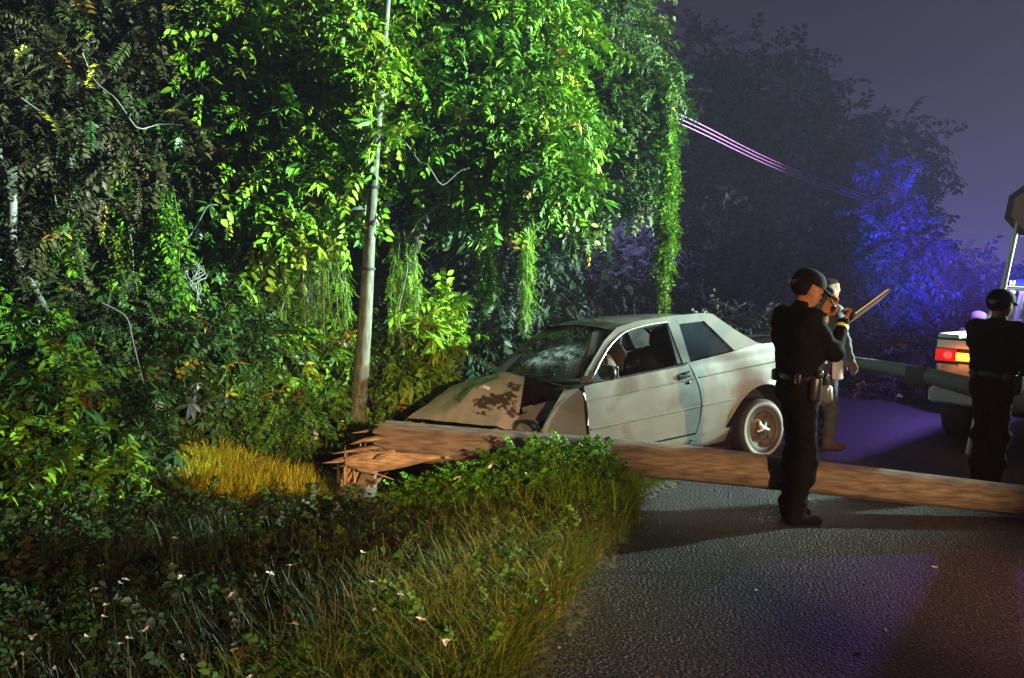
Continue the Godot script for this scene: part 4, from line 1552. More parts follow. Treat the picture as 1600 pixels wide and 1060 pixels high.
# j holds the joints: hips, knees, ankles, toes, waist, chest, shoulders, elbows, wrists, neck, and how the head sits
func person(called_label: String, at: Vector3, yaw: float, size: float, j: Dictionary) -> Node3D:
	var t := thing("person", called_label, "person", at, Basis(Vector3.UP, yaw).scaled(Vector3.ONE * size), "people at the crash")
	var top: Color = j.top
	var legs: Color = j.legs
	var boot: Color = j.boot
	var skin: Color = j.skin
	var net := Net.new()
	var hl: Vector3 = j.hip + V(0, 0, -0.08)
	var hr: Vector3 = j.hip + V(0, 0, 0.08)
	net.add(hl, hr, 0.098, 0.098, legs)
	net.add(j.hip + V(-0.04, -0.02, -0.06), j.hip + V(-0.04, -0.02, 0.06), 0.09, 0.09, legs)
	net.add(j.waist + V(0, 0, -0.075), j.waist + V(0, 0, 0.075), 0.110, 0.110, top)
	net.add(j.waist.lerp(j.chest, 0.5) + V(0.015, 0, -0.08), j.waist.lerp(j.chest, 0.5) + V(0.015, 0, 0.08), 0.116, 0.116, top)
	net.add(j.chest + V(0, 0, -0.10), j.chest + V(0, 0, 0.10), 0.116, 0.116, top)
	net.add(j.chest + V(-0.035, 0.07, -0.11), j.chest + V(-0.035, 0.07, 0.11), 0.09, 0.09, top)
	net.add(j.sl, j.sr, 0.072, 0.072, top)
	net.add(j.neck + V(-0.02, -0.05, 0), j.neck, 0.075, 0.058, top)
	for s in ["l", "r"]:
		net.add(j["s" + s], j["e" + s], 0.066, 0.052, top)
		net.add(j["e" + s], j["w" + s], 0.051, 0.037, top)
		var h: Vector3 = hl if s == "l" else hr
		net.add(h, j["k" + s], 0.088, 0.062, legs)
		net.add(j["k" + s], j["a" + s].lerp(j["k" + s], 0.6), 0.062, 0.060, legs)
		net.add(j["a" + s].lerp(j["k" + s], 0.6), j["a" + s] + V(0, 0.03, 0), 0.060, 0.050, legs)
		net.add(j["a" + s] + V(0, 0.06, 0), j["a" + s] + V(-0.015, -0.035, 0), 0.052, 0.047, boot)
		net.add(j["a" + s] + V(-0.025, -0.05, 0), j["t" + s], 0.040, 0.034, boot)
	# folds in the cloth
	for i in 10:
		var s: String = ["l", "r"][i % 2]
		var y := rng.randf()
		var p: Vector3 = j["k" + s].lerp(j["a" + s], y)
		var o := V(rng.randf_range(-0.05, 0.05), 0, rng.randf_range(-0.05, 0.05))
		net.add(p + o, p - o + V(0, rng.randf_range(-0.05, 0.05), 0), 0.056 - 0.014 * y, 0.054 - 0.014 * y, legs)
	var mb := Mb.new()
	net.into(mb, 0.014, 0.014)
	# creases in the cloth
	var fold := FastNoiseLite.new()
	fold.frequency = 7.0
	fold.fractal_octaves = 2
	fold.seed = rng.randi() % 999
	for i in mb.v.size():
		var p := mb.v[i]
		var q := p * Vector3(1.0, 1.9, 1.0)
		var dn := 0.012 if p.y > 0.16 else 0.0
		mb.v[i] = p + Vector3(fold.get_noise_3dv(q), 0.4 * fold.get_noise_3dv(q + Vector3(9, 0, 0)), fold.get_noise_3dv(q + Vector3(0, 0, 19))) * dn
	# head on its neck
	var hb := Basis(Vector3.UP, j.turn) * Basis(Vector3.RIGHT, -j.nod)
	var nk: Vector3 = j.neck
	var H := func(f, y, r): return nk + hb * V(f, y, r)
	net = Net.new()
	var dk := skin.darkened(0.85)
	net.add(nk + V(-0.01, -0.06, 0), H.call(-0.005, 0.06, 0), 0.056, 0.05, skin)
	net.add(H.call(-0.035, 0.155, 0), H.call(0.02, 0.165, 0), 0.083, 0.080, skin)
	net.add(H.call(0.015, 0.10, -0.022), H.call(0.015, 0.10, 0.022), 0.058, 0.058, skin)
	net.add(H.call(0.035, 0.055, -0.014), H.call(0.035, 0.055, 0.014), 0.042, 0.042, skin)
	net.add(H.call(0.070, 0.045, 0), H.call(0.074, 0.047, 0), 0.018, 0.018, skin)
	net.add(H.call(0.088, 0.125, 0), H.call(0.104, 0.100, 0), 0.010, 0.013, skin)
	net.add(H.call(0.082, 0.142, -0.035), H.call(0.082, 0.142, 0.035), 0.012, 0.012, skin)
	net.add(H.call(0.084, 0.072, -0.018), H.call(0.084, 0.072, 0.018), 0.009, 0.009, skin.lerp(Color(.3, .08, .06), 0.3))
	for s in [-1, 1]:
		net.add(H.call(0.082, 0.126, s * 0.031), H.call(0.083, 0.126, s * 0.034), 0.010, 0.010, dk)
		net.add(H.call(-0.01, 0.125, s * 0.078), H.call(-0.018, 0.095, s * 0.074), 0.017, 0.011, skin)
	# short hair
	net.add(H.call(-0.046, 0.135, -0.02), H.call(-0.046, 0.135, 0.02), 0.066, 0.066, Color(.012, .010, .009))
	if not j.has("cap"):
		net.add(H.call(-0.04, 0.185, 0), H.call(0.02, 0.19, 0), 0.074, 0.07, Color(.012, .010, .009))
	net.into(mb, 0.007, 0.009)
	# hands
	for s in ["l", "r"]:
		net = Net.new()
		var hd: Array = j["hand_" + s]
		var wr: Vector3 = j["w" + s]
		net.add(wr - hd[0].normalized() * 0.03, wr + hd[0].normalized() * 0.02, 0.027, 0.024, skin)
		hand_bones(net, wr, hd[0], hd[1], 1.0 if s == "l" else -1.0, hd[2], skin)
		net.into(mb, 0.0045, 0.004)
	put("body", mb, M.person, t, true)
	if j.has("cap"):
		var cap: StandardMaterial3D = j.cap
		mb = Mb.new()
		mb.grid(28, 9, func(u, v):
			var a: float = u * TAU
			var e: float = v * PI * 0.5
			return H.call(-0.008 + 0.120 * cos(a) * cos(e), 0.150 + 0.112 * pow(sin(e), 0.75), 0.099 * sin(a) * cos(e)), true)
		var cp := put("cap", mb, cap, t)
		mb = Mb.new()
		var bill := func(u, v, lift):
			var a: float = lerpf(-1.05, 1.05, u)
			return H.call(0.07 * cos(a) + 0.036 + 0.090 * v * (0.55 + 0.45 * cos(a)), 0.162 - 0.022 * v - 0.02 * sin(a) * sin(a) + lift, 0.092 * sin(a) * (1.0 - 0.1 * v))
		mb.grid(16, 6, func(u, v): return bill.call(u, v, 0.003))
		mb.grid(16, 6, func(u, v): return bill.call(u, v, -0.003))
		put("bill", mb, cap, cp)
	if j.has("belt"):
		mb = Mb.new()
		var c: Vector3 = j.hip + V(-0.005, 0.10, 0)
		mb.grid(32, 5, func(u, v):
			var a: float = u * TAU
			var r: float = [0.0, 0.008, 0.008, 0.0, -0.01][roundi(v * 4)]
			return c + V(cos(a) * (0.118 + r), lerpf(-0.026, 0.026, v), sin(a) * (0.186 + r)), true)
		var bt := put("belt", mb, M.leather, t)
		mb = Mb.new()
		mb.box(c + V(0.0, -0.07, 0.203), Vector3(0.05, 0.17, 0.08), 0.02)
		mb.box(c + V(0.015, 0.03, 0.218), Vector3(0.035, 0.06, 0.05), 0.015)
		put("holster", mb, M.leather, bt)
		for q in [[0.10, 0.15], [-0.10, 0.15], [-0.12, -0.1]]:
			mb = Mb.new()
			mb.box(c + V(q[0], -0.01, q[1]), Vector3(0.05, 0.08, 0.04), 0.012)
			put("pouch", mb, M.leather, bt)
	return t

func people() -> void:
	var uniform := Color(.0045, .0045, .0055)
	var trousers := Color(.004, .004, .005)
	var boots := Color(.007, .007, .008)
	var tan := Color(.30, .135, .08)
	# the officer in front, seen from his right side and behind, writing
	var at := Vector3(1.993, 0.025, -5.060)
	at.y = 0.0
	var yaw := -PI / 2 + 0.20
	var j := {
		"hip": V(-0.015, 0.93, 0), "waist": V(-0.03, 1.07, 0), "chest": V(-0.05, 1.29, 0), "sl": V(-0.06, 1.425, -0.165), "sr": V(-0.06, 1.425, 0.165), "neck": V(-0.035, 1.50, 0),
		"kl": V(0.04, 0.50, -0.075), "kr": V(0.03, 0.50, 0.075), "al": V(0.03, 0.085, -0.075), "ar": V(-0.02, 0.085, 0.075), "tl": V(0.16, 0.036, -0.085), "tr": V(0.13, 0.036, 0.095),
		"el": V(0.12, 1.20, -0.20), "er": V(0.10, 1.20, 0.20), "wl": V(0.15, 1.44, -0.03), "wr": V(0.24, 1.40, 0.07),
		"hand_l": [V(0.35, 0.9, 0.3), V(-0.6, 0.1, 0.7), 0.55], "hand_r": [V(0.8, 0.5, -0.35), V(0.1, 0.5, -0.8), 0.8],
		"turn": -0.05, "nod": 0.32, "top": uniform, "legs": trousers, "boot": boots, "skin": tan, "cap": M.cap, "belt": true,
	}
	var p := person("officer in black uniform and cap in front of the pole, writing on a raised clipboard", at, yaw, 1.0, j)
	var mb := Mb.new()
	mb.tube(smooth([V(0.085, 1.36, 0.07), V(0.10, 1.40, 0.08), V(0.10, 1.44, 0.085)], 6), [0.018, 0.022, 0.018], 10)
	put("shoulder_microphone", mb, M.grey_plastic, p)
	mb = Mb.new()
	mb.tube(smooth([V(0.085, 1.36, 0.07), V(0.10, 1.28, 0.09), V(0.04, 1.16, 0.14), V(0.0, 1.04, 0.18)], 14), [0.005], 6)
	put("microphone_lead", mb, M.leather, p)
	mb = Mb.new()
	mb.grid(20, 4, func(u, v):
		var ax: Vector3 = (V(0.24, 1.40, 0.07) - V(0.10, 1.20, 0.20)).normalized()
		var s := ax.cross(Vector3.UP).normalized()
		var w := ax.cross(s)
		return V(0.215, 1.364, 0.094) + ax * (v - 0.5) * 0.026 + (s * cos(u * TAU) + w * sin(u * TAU)) * 0.044, true)
	put("wristband", mb, M.yellow, p)
	mb = Mb.new()
	mb.box(V(0.115, 1.16, 0.06), Vector3(0.055, 0.085, 0.006), 0.002, Basis(Vector3.UP, 1.2))
	put("identity_card", mb, M.card, p)
	# what he holds
	var b := Basis(Vector3.UP, yaw)
	var board := thing("clipboard", "thin clipboard with white pages raised in the near officer's right hand", "clipboard", at + b * V(0.44, 1.50, 0.04), b * Basis(Vector3.RIGHT, 0.62) * Basis(Vector3.BACK, 0.5))
	mb = Mb.new()
	mb.box(Vector3.ZERO, Vector3(0.22, 0.010, 0.32), 0.003)
	put("back_board", mb, M.board, board)
	mb = Mb.new()
	mb.box(Vector3(0, 0.011, -0.005), Vector3(0.205, 0.010, 0.30), 0.002)
	put("pages", mb, M.paper, board)
	mb = Mb.new()
	mb.box(Vector3(0, 0.022, -0.145), Vector3(0.09, 0.014, 0.03), 0.004)
	put("clip", mb, M.chrome, board)
	var phone := thing("phone", "small pale phone held up before the near officer's face", "phone", at + b * V(0.185, 1.535, -0.005), b * Basis(Vector3.RIGHT, 0.5) * Basis(Vector3.BACK, 0.2))
	mb = Mb.new()
	mb.box(Vector3.ZERO, Vector3(0.07, 0.14, 0.010), 0.004)
	put("case", mb, M.grey_plastic, phone)
	mb = Mb.new()
	mb.box(Vector3(0, 0, 0.0065), Vector3(0.062, 0.128, 0.004), 0.001)
	put("screen", mb, M.black_plastic, phone)
	# the one in light clothes behind him
	at = Vector3(3.205, -0.004, -7.570)
	at.y = 0.0
	j = {
		"hip": V(0, 0.93, 0), "waist": V(0.0, 1.07, 0), "chest": V(-0.01, 1.29, 0), "sl": V(-0.02, 1.43, -0.165), "sr": V(-0.02, 1.43, 0.165), "neck": V(0, 1.50, 0),
		"kl": V(0.02, 0.50, -0.085), "kr": V(0.05, 0.50, 0.085), "al": V(-0.05, 0.085, -0.09), "ar": V(0.04, 0.085, 0.09), "tl": V(0.11, 0.036, -0.10), "tr": V(0.20, 0.036, 0.11),
		"el": V(0.10, 1.18, -0.21), "er": V(0.07, 1.15, 0.215), "wl": V(0.20, 0.98, -0.18), "wr": V(0.17, 0.95, 0.20),
		"hand_l": [V(0.3, -0.8, 0), V(0, 0, 0.8), 0.35], "hand_r": [V(0.35, -0.9, 0), V(0.1, 0, -0.8), 0.3],
		"turn": 0.1, "nod": 0.0, "top": Color(.15, .155, .16), "legs": Color(.07, .075, .09), "boot": Color(.10, .045, .03), "skin": Color(.30, .17, .12),
	}
	p = person("person in light grey shirt and trousers half hidden behind the near officer", at, -PI / 2 + 0.15, 0.99, j)
	mb = Mb.new()
	mb.box(V(0.03, 0.84, 0.20), Vector3(0.035, 0.20, 0.12), 0.025, Basis(Vector3.BACK, 0.08))
	put("hip_bag", mb, M.white_paint, p)
	# the officer by the truck
	at = Vector3(3.958, -0.058, -6.050)
	at.y = 0.0
	j = {
		"hip": V(-0.01, 0.93, 0), "waist": V(-0.01, 1.07, 0), "chest": V(-0.03, 1.29, 0), "sl": V(-0.04, 1.42, -0.165), "sr": V(-0.04, 1.42, 0.165), "neck": V(-0.005, 1.50, 0),
		"kl": V(0.04, 0.50, -0.07), "kr": V(0.02, 0.50, 0.07), "al": V(0.02, 0.085, -0.07), "ar": V(-0.03, 0.085, 0.07), "tl": V(0.15, 0.036, -0.08), "tr": V(0.11, 0.036, 0.08),
		"el": V(0.10, 1.17, -0.20), "er": V(-0.02, 1.14, 0.23), "wl": V(0.30, 1.24, -0.06), "wr": V(0.22, 1.20, 0.12),
		"hand_l": [V(0.9, 0.2, 0.2), V(0, -0.8, 0.3), 0.6], "hand_r": [V(0.8, 0.3, -0.4), V(0, -0.5, -0.6), 0.6],
		"turn": -0.15, "nod": 0.10, "top": uniform, "legs": trousers, "boot": boots, "skin": tan, "cap": M.cap, "belt": true,
	}
	p = person("officer in black uniform and cap standing behind the pole beside the truck's tail lamp", at, -PI / 2 + 0.55, 0.955, j)
	# the small capped figure beyond the truck, bending forward
	at = Vector3(6.181, 1.299, -10.000)
	at.y = 0.0
	j = {
		"hip": V(-0.10, 0.74, 0), "waist": V(-0.06, 0.87, 0), "chest": V(0.02, 1.08, 0), "sl": V(0.03, 1.21, -0.165), "sr": V(0.03, 1.21, 0.165), "neck": V(0.09, 1.27, 0),
		"kl": V(0.16, 0.44, -0.10), "kr": V(0.16, 0.44, 0.10), "al": V(-0.05, 0.085, -0.10), "ar": V(-0.05, 0.085, 0.10), "tl": V(0.12, 0.036, -0.11), "tr": V(0.12, 0.036, 0.11),
		"el": V(0.14, 0.95, -0.22), "er": V(0.14, 0.95, 0.22), "wl": V(0.34, 0.92, -0.12), "wr": V(0.34, 0.92, 0.12),
		"hand_l": [V(0.9, -0.2, 0.1), V(0, -0.9, 0.1), 0.4], "hand_r": [V(0.9, -0.2, -0.1), V(0, -0.9, -0.1), 0.4],
		"turn": 0.0, "nod": 0.15, "top": Color(.05, .05, .05), "legs": Color(.03, .03, .035), "boot": boots, "skin": Color(.28, .2, .17), "cap": M.grey_cap,
	}
	person("person in a dark grey cap bending forward beyond the truck's tail lamp", at, -PI / 2 + 0.2, 0.93, j)

# ---------------------------------------------------------------- trees, shrubs, vines
func tree(called: String, label: String, group: String, trunk: Array, r0: float, r1: float, balls: Array, per_m2: float, kinds: Array, palette: Array, size: float, bark: Material, category := "tree") -> Node3D:
	var foot: Vector3 = trunk[0]
	foot.y = minf(height(foot.x, foot.z), foot.y) - 0.05
	var t := thing(called, label, category, foot, Basis.IDENTITY, group)
	var mb := Mb.new()
	var path := [Vector3.ZERO]
	for i in range(1, trunk.size()):
		path.append(trunk[i] - foot)
	path = smooth(path, 22)
	var radii := spread_r(r0, r1, 22)
	for i in radii.size():
		radii[i] *= rng.randf_range(0.9, 1.1)
	mb.tube(path, radii, 12)
	put("trunk", mb, bark, t)
	var moved := []
	for q in balls:
		moved.append([q[0] - foot, q[1]])
	for q in moved:
		mb = Mb.new()
		var from: Vector3 = path[rng.randi_range(10, 21)]
		var to: Vector3 = q[0]
		mb.tube(smooth([from, from.lerp(to, 0.5) + rv() * 0.18, to + rv() * 0.1], 10), spread_r(r1 * 0.7 + 0.006, 0.008, 10), 7)
		put("limb", mb, bark, t)
		for k in 2:
			mb = Mb.new()
			var tip: Vector3 = to + rv() * q[1] * 0.8
			mb.tube(smooth([to, to.lerp(tip, 0.5) + rv() * 0.08, tip], 8), spread_r(0.012, 0.004, 8), 5)
			put("twig", mb, bark, t)
	crown_into(t, moved, per_m2, kinds, palette, size, "crown", 0.0 if group == "trees up the road" else 0.03)
	return t

func shrub(label: String, group: String, c: Vector3, r: float, per_m2: float, kinds: Array, palette: Array, size := 1.0, called := "shrub") -> void:
	var foot := Vector3(c.x, height(c.x, c.z) - 0.03, c.z)
	var t := thing(called, label, "shrub", foot, Basis.IDENTITY, group)
	var o := c - foot
	for k in 4:
		var mb := Mb.new()
		var tip := o + rv() * r * 0.7
		mb.tube(smooth([Vector3(rng.randf_range(-0.06, 0.06), 0, rng.randf_range(-0.06, 0.06)), tip * 0.5 + rv() * 0.06, tip], 8), spread_r(0.016, 0.005, 8), 6)
		put("stem", mb, M.bark, t)
	var balls := [[o, r]]
	if o.y - r > 0.1:
		balls.append([Vector3(o.x * 0.6, (o.y - r) * 0.55, o.z * 0.6), minf(r * 0.85, o.y * 0.6)])
	crown_into(t, balls, per_m2, kinds, palette, size, "foliage")

# a curtain of hanging vine: woody cords with leaves all the way down
func vine(label: String, top: Vector3, bottom: Vector3, width: float, cords: int, palette: Array, kind := "strand", size := 1.0, dense := 1.0) -> void:
	var t := thing("hanging_vine", label, "vine", Vector3(bottom.x, bottom.y, bottom.z), Basis.IDENTITY, "vines hanging from the trees")
	var buf := PackedFloat32Array()
	var l := top.y - bottom.y
	for k in cords:
		var o := Vector3(rng.randf_range(-0.5, 0.5), 0, rng.randf_range(-0.5, 0.5)) * width
		var full := l * rng.randf_range(0.62, 1.0)
		var a := top - bottom + o * 0.7
		var b := Vector3(o.x, l - full, o.z) + Vector3((bottom - top).x * 0.0, 0, 0)
		var path := smooth([a, a.lerp(b, 0.35) + Vector3(rng.randf_range(-0.04, 0.04), 0, rng.randf_range(-0.04, 0.04)), a.lerp(b, 0.7) + Vector3(rng.randf_range(-0.05, 0.05), 0, rng.randf_range(-0.04, 0.04)), b], 24)
		var mb := Mb.new()
		mb.tube(path, [0.006], 5)
		put("cord", mb, M.pale_bark if k % 3 == 0 else M.stem, t)
		var n := int(full / 0.07 * dense)
		for i in n:
			var f := rng.randf()
			var p: Vector3 = path[int(f * 24)] + rv() * 0.03
			var taper := 0.75 + 0.5 * sin(clampf(f, 0.05, 0.95) * PI)
			var bb := Basis(Vector3.UP, rng.randf() * TAU) * Basis(Vector3.RIGHT, rng.randf_range(-0.5, 0.5))
			if kind != "strand":
				bb = Basis(Vector3.UP, rng.randf() * TAU) * Basis(Vector3.RIGHT, rng.randf_range(0.3, 1.2))
			var u := rng.randf()
			push(buf, bb.scaled(Vector3.ONE * size * taper * rng.randf_range(0.5, 0.9)), p, palette[rng.randi() % palette.size()] * rng.randf_range(0.75, 1.25))
	swarm("leaves", L[kind + str(rng.randi() % 3)], M.leaf, buf, t)

func jungle() -> void:
	var near := "trees crowding the left of the road"
	tree("jungle_tree", "brightest leafy tree, its crown filling the upper middle behind the leaning post", near, [Vector3(-2.325, -0.270, -8.200), Vector3(-2.246, 1.243, -8.100), Vector3(-2.104, 2.815, -8.000), Vector3(-2.297, 4.225, -7.900)], 0.16, 0.06,
		[[Vector3(-2.087, 3.881, -7.400), 0.95], [Vector3(-2.559, 3.393, -7.000), 0.85], [Vector3(-1.538, 3.304, -7.200), 0.75], [Vector3(-2.135, 2.677, -6.800), 0.62], [Vector3(-2.856, 3.727, -7.000), 0.75], [Vector3(-1.664, 2.421, -6.900), 0.5], [Vector3(-1.379, 3.968, -7.600), 0.75], [Vector3(-1.983, 2.102, -6.700), 0.42], [Vector3(-2.362, 2.155, -6.800), 0.36], [Vector3(-2.347, 4.979, -7.600), 1.1], [Vector3(-3.163, 4.639, -7.300), 1.0], [Vector3(-1.585, 5.014, -7.900), 1.0], [Vector3(-1.252, 3.329, -6.400), 0.22], [Vector3(-1.174, 2.786, -6.450), 0.16], [Vector3(-1.397, 3.618, -6.500), 0.3]], 105, ["broad", "broad", "lance"], [BRIGHT[0], BRIGHT[1], BRIGHT[3], LIME[1], BRIGHT[2], BRIGHT[1]], 0.82, M.bark)
	tree("jungle_tree", "tree with a bare curved branch and yellow-green crown right of the leaning post", near, [Vector3(-1.357, 0.332, -8.800), Vector3(-1.227, 1.855, -8.700), Vector3(-0.782, 2.924, -8.400), Vector3(-0.662, 4.183, -8.200)], 0.13, 0.05,
		[[Vector3(-0.748, 3.896, -7.700), 0.8], [Vector3(-0.331, 3.232, -7.500), 0.62], [Vector3(-0.684, 2.903, -7.300), 0.5], [Vector3(-0.062, 2.803, -7.300), 0.5], [Vector3(0.333, 2.541, -7.300), 0.36], [Vector3(-1.090, 3.144, -7.500), 0.55], [Vector3(-0.225, 2.410, -7.400), 0.36], [Vector3(-0.634, 5.046, -7.900), 1.1], [Vector3(0.121, 4.179, -7.900), 0.7], [Vector3(0.677, 2.429, -7.400), 0.18], [Vector3(-0.752, 2.403, -7.500), 0.28], [Vector3(0.109, 3.395, -7.600), 0.5], [Vector3(0.507, 3.093, -7.600), 0.35]], 95, ["lance", "broad", "broad"], [BRIGHT[0], BRIGHT[1], BRIGHT[2], LIME[1], DEEP[1]], 0.85, M.bark)
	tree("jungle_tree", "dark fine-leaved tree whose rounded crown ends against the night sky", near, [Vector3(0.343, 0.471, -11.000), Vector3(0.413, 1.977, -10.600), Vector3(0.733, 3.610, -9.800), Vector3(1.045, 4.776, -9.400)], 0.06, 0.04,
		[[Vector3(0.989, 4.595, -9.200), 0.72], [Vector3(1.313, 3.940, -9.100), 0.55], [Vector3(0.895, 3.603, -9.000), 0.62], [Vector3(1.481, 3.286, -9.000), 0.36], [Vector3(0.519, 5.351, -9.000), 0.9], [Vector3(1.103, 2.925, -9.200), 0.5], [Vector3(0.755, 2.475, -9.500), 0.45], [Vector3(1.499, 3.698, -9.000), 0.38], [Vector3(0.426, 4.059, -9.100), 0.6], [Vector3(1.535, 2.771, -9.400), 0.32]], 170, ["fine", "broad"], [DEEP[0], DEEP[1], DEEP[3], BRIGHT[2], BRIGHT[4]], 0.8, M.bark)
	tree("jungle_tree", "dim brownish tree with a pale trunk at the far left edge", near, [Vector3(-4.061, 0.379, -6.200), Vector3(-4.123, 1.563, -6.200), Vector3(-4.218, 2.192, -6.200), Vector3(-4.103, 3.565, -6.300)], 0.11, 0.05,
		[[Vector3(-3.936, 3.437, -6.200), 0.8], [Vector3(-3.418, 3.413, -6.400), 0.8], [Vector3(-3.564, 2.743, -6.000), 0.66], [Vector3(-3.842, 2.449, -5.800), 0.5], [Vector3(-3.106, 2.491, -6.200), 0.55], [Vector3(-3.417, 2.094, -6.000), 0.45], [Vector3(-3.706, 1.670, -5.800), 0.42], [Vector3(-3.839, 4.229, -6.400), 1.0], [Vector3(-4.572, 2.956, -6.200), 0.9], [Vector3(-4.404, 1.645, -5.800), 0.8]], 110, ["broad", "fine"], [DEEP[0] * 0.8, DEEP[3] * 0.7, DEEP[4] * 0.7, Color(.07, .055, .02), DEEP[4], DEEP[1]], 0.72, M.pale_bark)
	tree("jungle_tree", "slender understorey tree between the left edge and the bright crown", near, [Vector3(-3.176, -0.146, -7.200), Vector3(-3.071, 1.003, -7.100), Vector3(-3.089, 1.851, -7.000), Vector3(-3.031, 2.914, -7.000)], 0.07, 0.03,
		[[Vector3(-2.913, 2.672, -6.600), 0.5], [Vector3(-2.728, 2.133, -6.700), 0.5], [Vector3(-3.099, 1.766, -6.400), 0.42], [Vector3(-2.392, 1.576, -6.900), 0.4], [Vector3(-3.323, 1.591, -6.200), 0.4], [Vector3(-2.742, 1.448, -6.600), 0.4]], 95, ["broad", "lance"], [DEEP[0], BRIGHT[2], BRIGHT[4], DEEP[1], BRIGHT[0]], 0.75, M.bark)
	# vines
	vine("long vine hanging alone at the crown's right edge down to the car roof", Vector3(1.704, 4.009, -8.750), Vector3(1.799, 1.271, -8.750), 0.13, 7, [LIME[1], BRIGHT[0], BRIGHT[1], LIME[3]], "strand", 0.85, 2.0)
	vine("vine column above the car's windscreen, brighter of the close pair", Vector3(0.165, 2.445, -7.900), Vector3(0.179, 0.959, -7.900), 0.16, 8, [LIME[0], LIME[1], BRIGHT[0], LIME[3]], "fine", 0.55, 3.6)
	vine("short ragged vine left of the bright column above the windscreen", Vector3(-0.322, 2.372, -8.000), Vector3(-0.338, 1.175, -8.000), 0.16, 6, [BRIGHT[0], BRIGHT[2], LIME[3]], "strand", 1.0, 1.0)
	vine("fuzzy vine column right beside the leaning post", Vector3(-1.083, 2.054, -7.200), Vector3(-1.066, 0.816, -7.200), 0.30, 10, [BRIGHT[1], LIME[1], BRIGHT[0], LIME[3]], "fine", 0.55, 3.6)
	vine("broad fuzzy curtain of vine left of the leaning post", Vector3(-1.893, 2.005, -6.900), Vector3(-1.847, 0.819, -6.900), 0.66, 22, [BRIGHT[1], LIME[3], BRIGHT[0], DEEP[1], LIME[1]], "fine", 0.55, 3.4)
	vine("yellow-green vine at the top between the two right crowns", Vector3(0.195, 4.926, -8.000), Vector3(0.328, 3.563, -8.000), 0.24, 9, [LIME[2], LIME[0], BRIGHT[3]], "strand", 1.0, 1.4)
	vine("leaf spray hanging below the top yellow-green vine", Vector3(0.434, 3.802, -7.900), Vector3(0.535, 2.955, -7.900), 0.26, 6, [LIME[2], BRIGHT[3], LIME[1]], "lance", 0.7, 0.7)
	vine("green vine with long paired leaves deep in the left thicket", Vector3(-2.792, 2.268, -6.000), Vector3(-2.751, 0.881, -6.000), 0.14, 5, [BRIGHT[0], BRIGHT[2], LIME[3]], "strand", 1.15, 1.0)
	vine("thin lime vine in the left thicket beside the pale dead cords", Vector3(-3.131, 2.540, -5.900), Vector3(-3.087, 1.340, -5.900), 0.10, 4, [BRIGHT[1], BRIGHT[3], LIME[1]], "strand", 0.9, 0.9)
	vine("vine with lime leaves hanging nearest the left edge", Vector3(-3.437, 2.446, -5.700), Vector3(-3.472, 1.577, -5.700), 0.2, 4, [BRIGHT[0], BRIGHT[3]], "strand", 1.0, 0.8)
	vine("leafy vine hanging from the bright crown left of the post", Vector3(-2.244, 2.969, -6.600), Vector3(-2.291, 1.971, -6.600), 0.3, 6, [BRIGHT[0], LIME[1], BRIGHT[2]], "strand", 1.0, 1.0)
	vine("vine fringe along the right rim of the fine-leaved crown", Vector3(1.517, 4.480, -8.900), Vector3(1.737, 3.091, -8.900), 0.2, 7, [LIME[3], BRIGHT[0], LIME[1]], "strand", 0.9, 1.2)
	# pale bare lianas
	var lianas := [[[Vector3(-2.276, 3.539, -6.600), Vector3(-2.132, 3.423, -6.500), Vector3(-1.831, 3.454, -6.500), Vector3(-1.720, 3.314, -6.500)], "pale crooked liana in the bright crown"], [[Vector3(-3.274, 3.131, -5.600), Vector3(-2.945, 2.865, -5.600), Vector3(-2.781, 2.662, -5.600), Vector3(-2.589, 2.666, -5.700)], "pale forked liana high in the left thicket"], [[Vector3(-1.198, 2.888, -6.700), Vector3(-0.908, 2.647, -6.700), Vector3(-0.676, 2.475, -6.700), Vector3(-0.428, 2.565, -6.800)], "white drooping liana right of the leaning post"], [[Vector3(-1.096, 1.956, -7.100), Vector3(-0.919, 2.173, -7.100), Vector3(-0.641, 2.304, -7.000), Vector3(-0.288, 2.264, -7.200)], "bare arched branch below the yellow-green crown"], [[Vector3(-3.829, 2.416, -5.600), Vector3(-3.674, 1.988, -5.500), Vector3(-3.610, 1.569, -5.500), Vector3(-3.268, 0.936, -5.300)], "pale trunk-like liana climbing the left edge"], [[Vector3(-2.942, 1.358, -5.400), Vector3(-2.775, 1.091, -5.300), Vector3(-2.684, 0.771, -5.300)], "short pale stem leaning among the left shrubs"], [[Vector3(-1.462, 2.650, -6.500), Vector3(-1.303, 2.980, -6.500), Vector3(-1.222, 3.090, -6.500)], "white twig crossing behind the leaning post"], [[Vector3(-2.067, 2.932, -6.400), Vector3(-1.797, 2.994, -6.400), Vector3(-1.469, 2.793, -6.400)], "grey liana sagging across the bright crown"], [[Vector3(0.608, 3.099, -7.300), Vector3(0.744, 2.800, -7.300), Vector3(0.676, 2.663, -7.300)], "white curled twig at the yellow-green crown's right end"], [[Vector3(-2.428, 2.779, -6.500), Vector3(-2.315, 2.293, -6.500), Vector3(-2.403, 1.742, -6.600)], "grey cord hanging inside the bright crown"], [[Vector3(-2.803, 1.708, -6.000), Vector3(-2.484, 2.085, -6.100), Vector3(-2.296, 2.164, -6.300)], "thin twig rising through the understorey"], [[Vector3(-3.683, 2.816, -5.500), Vector3(-3.360, 2.645, -5.500), Vector3(-3.136, 2.743, -5.600)], "thin grey twig across the left crown"]]
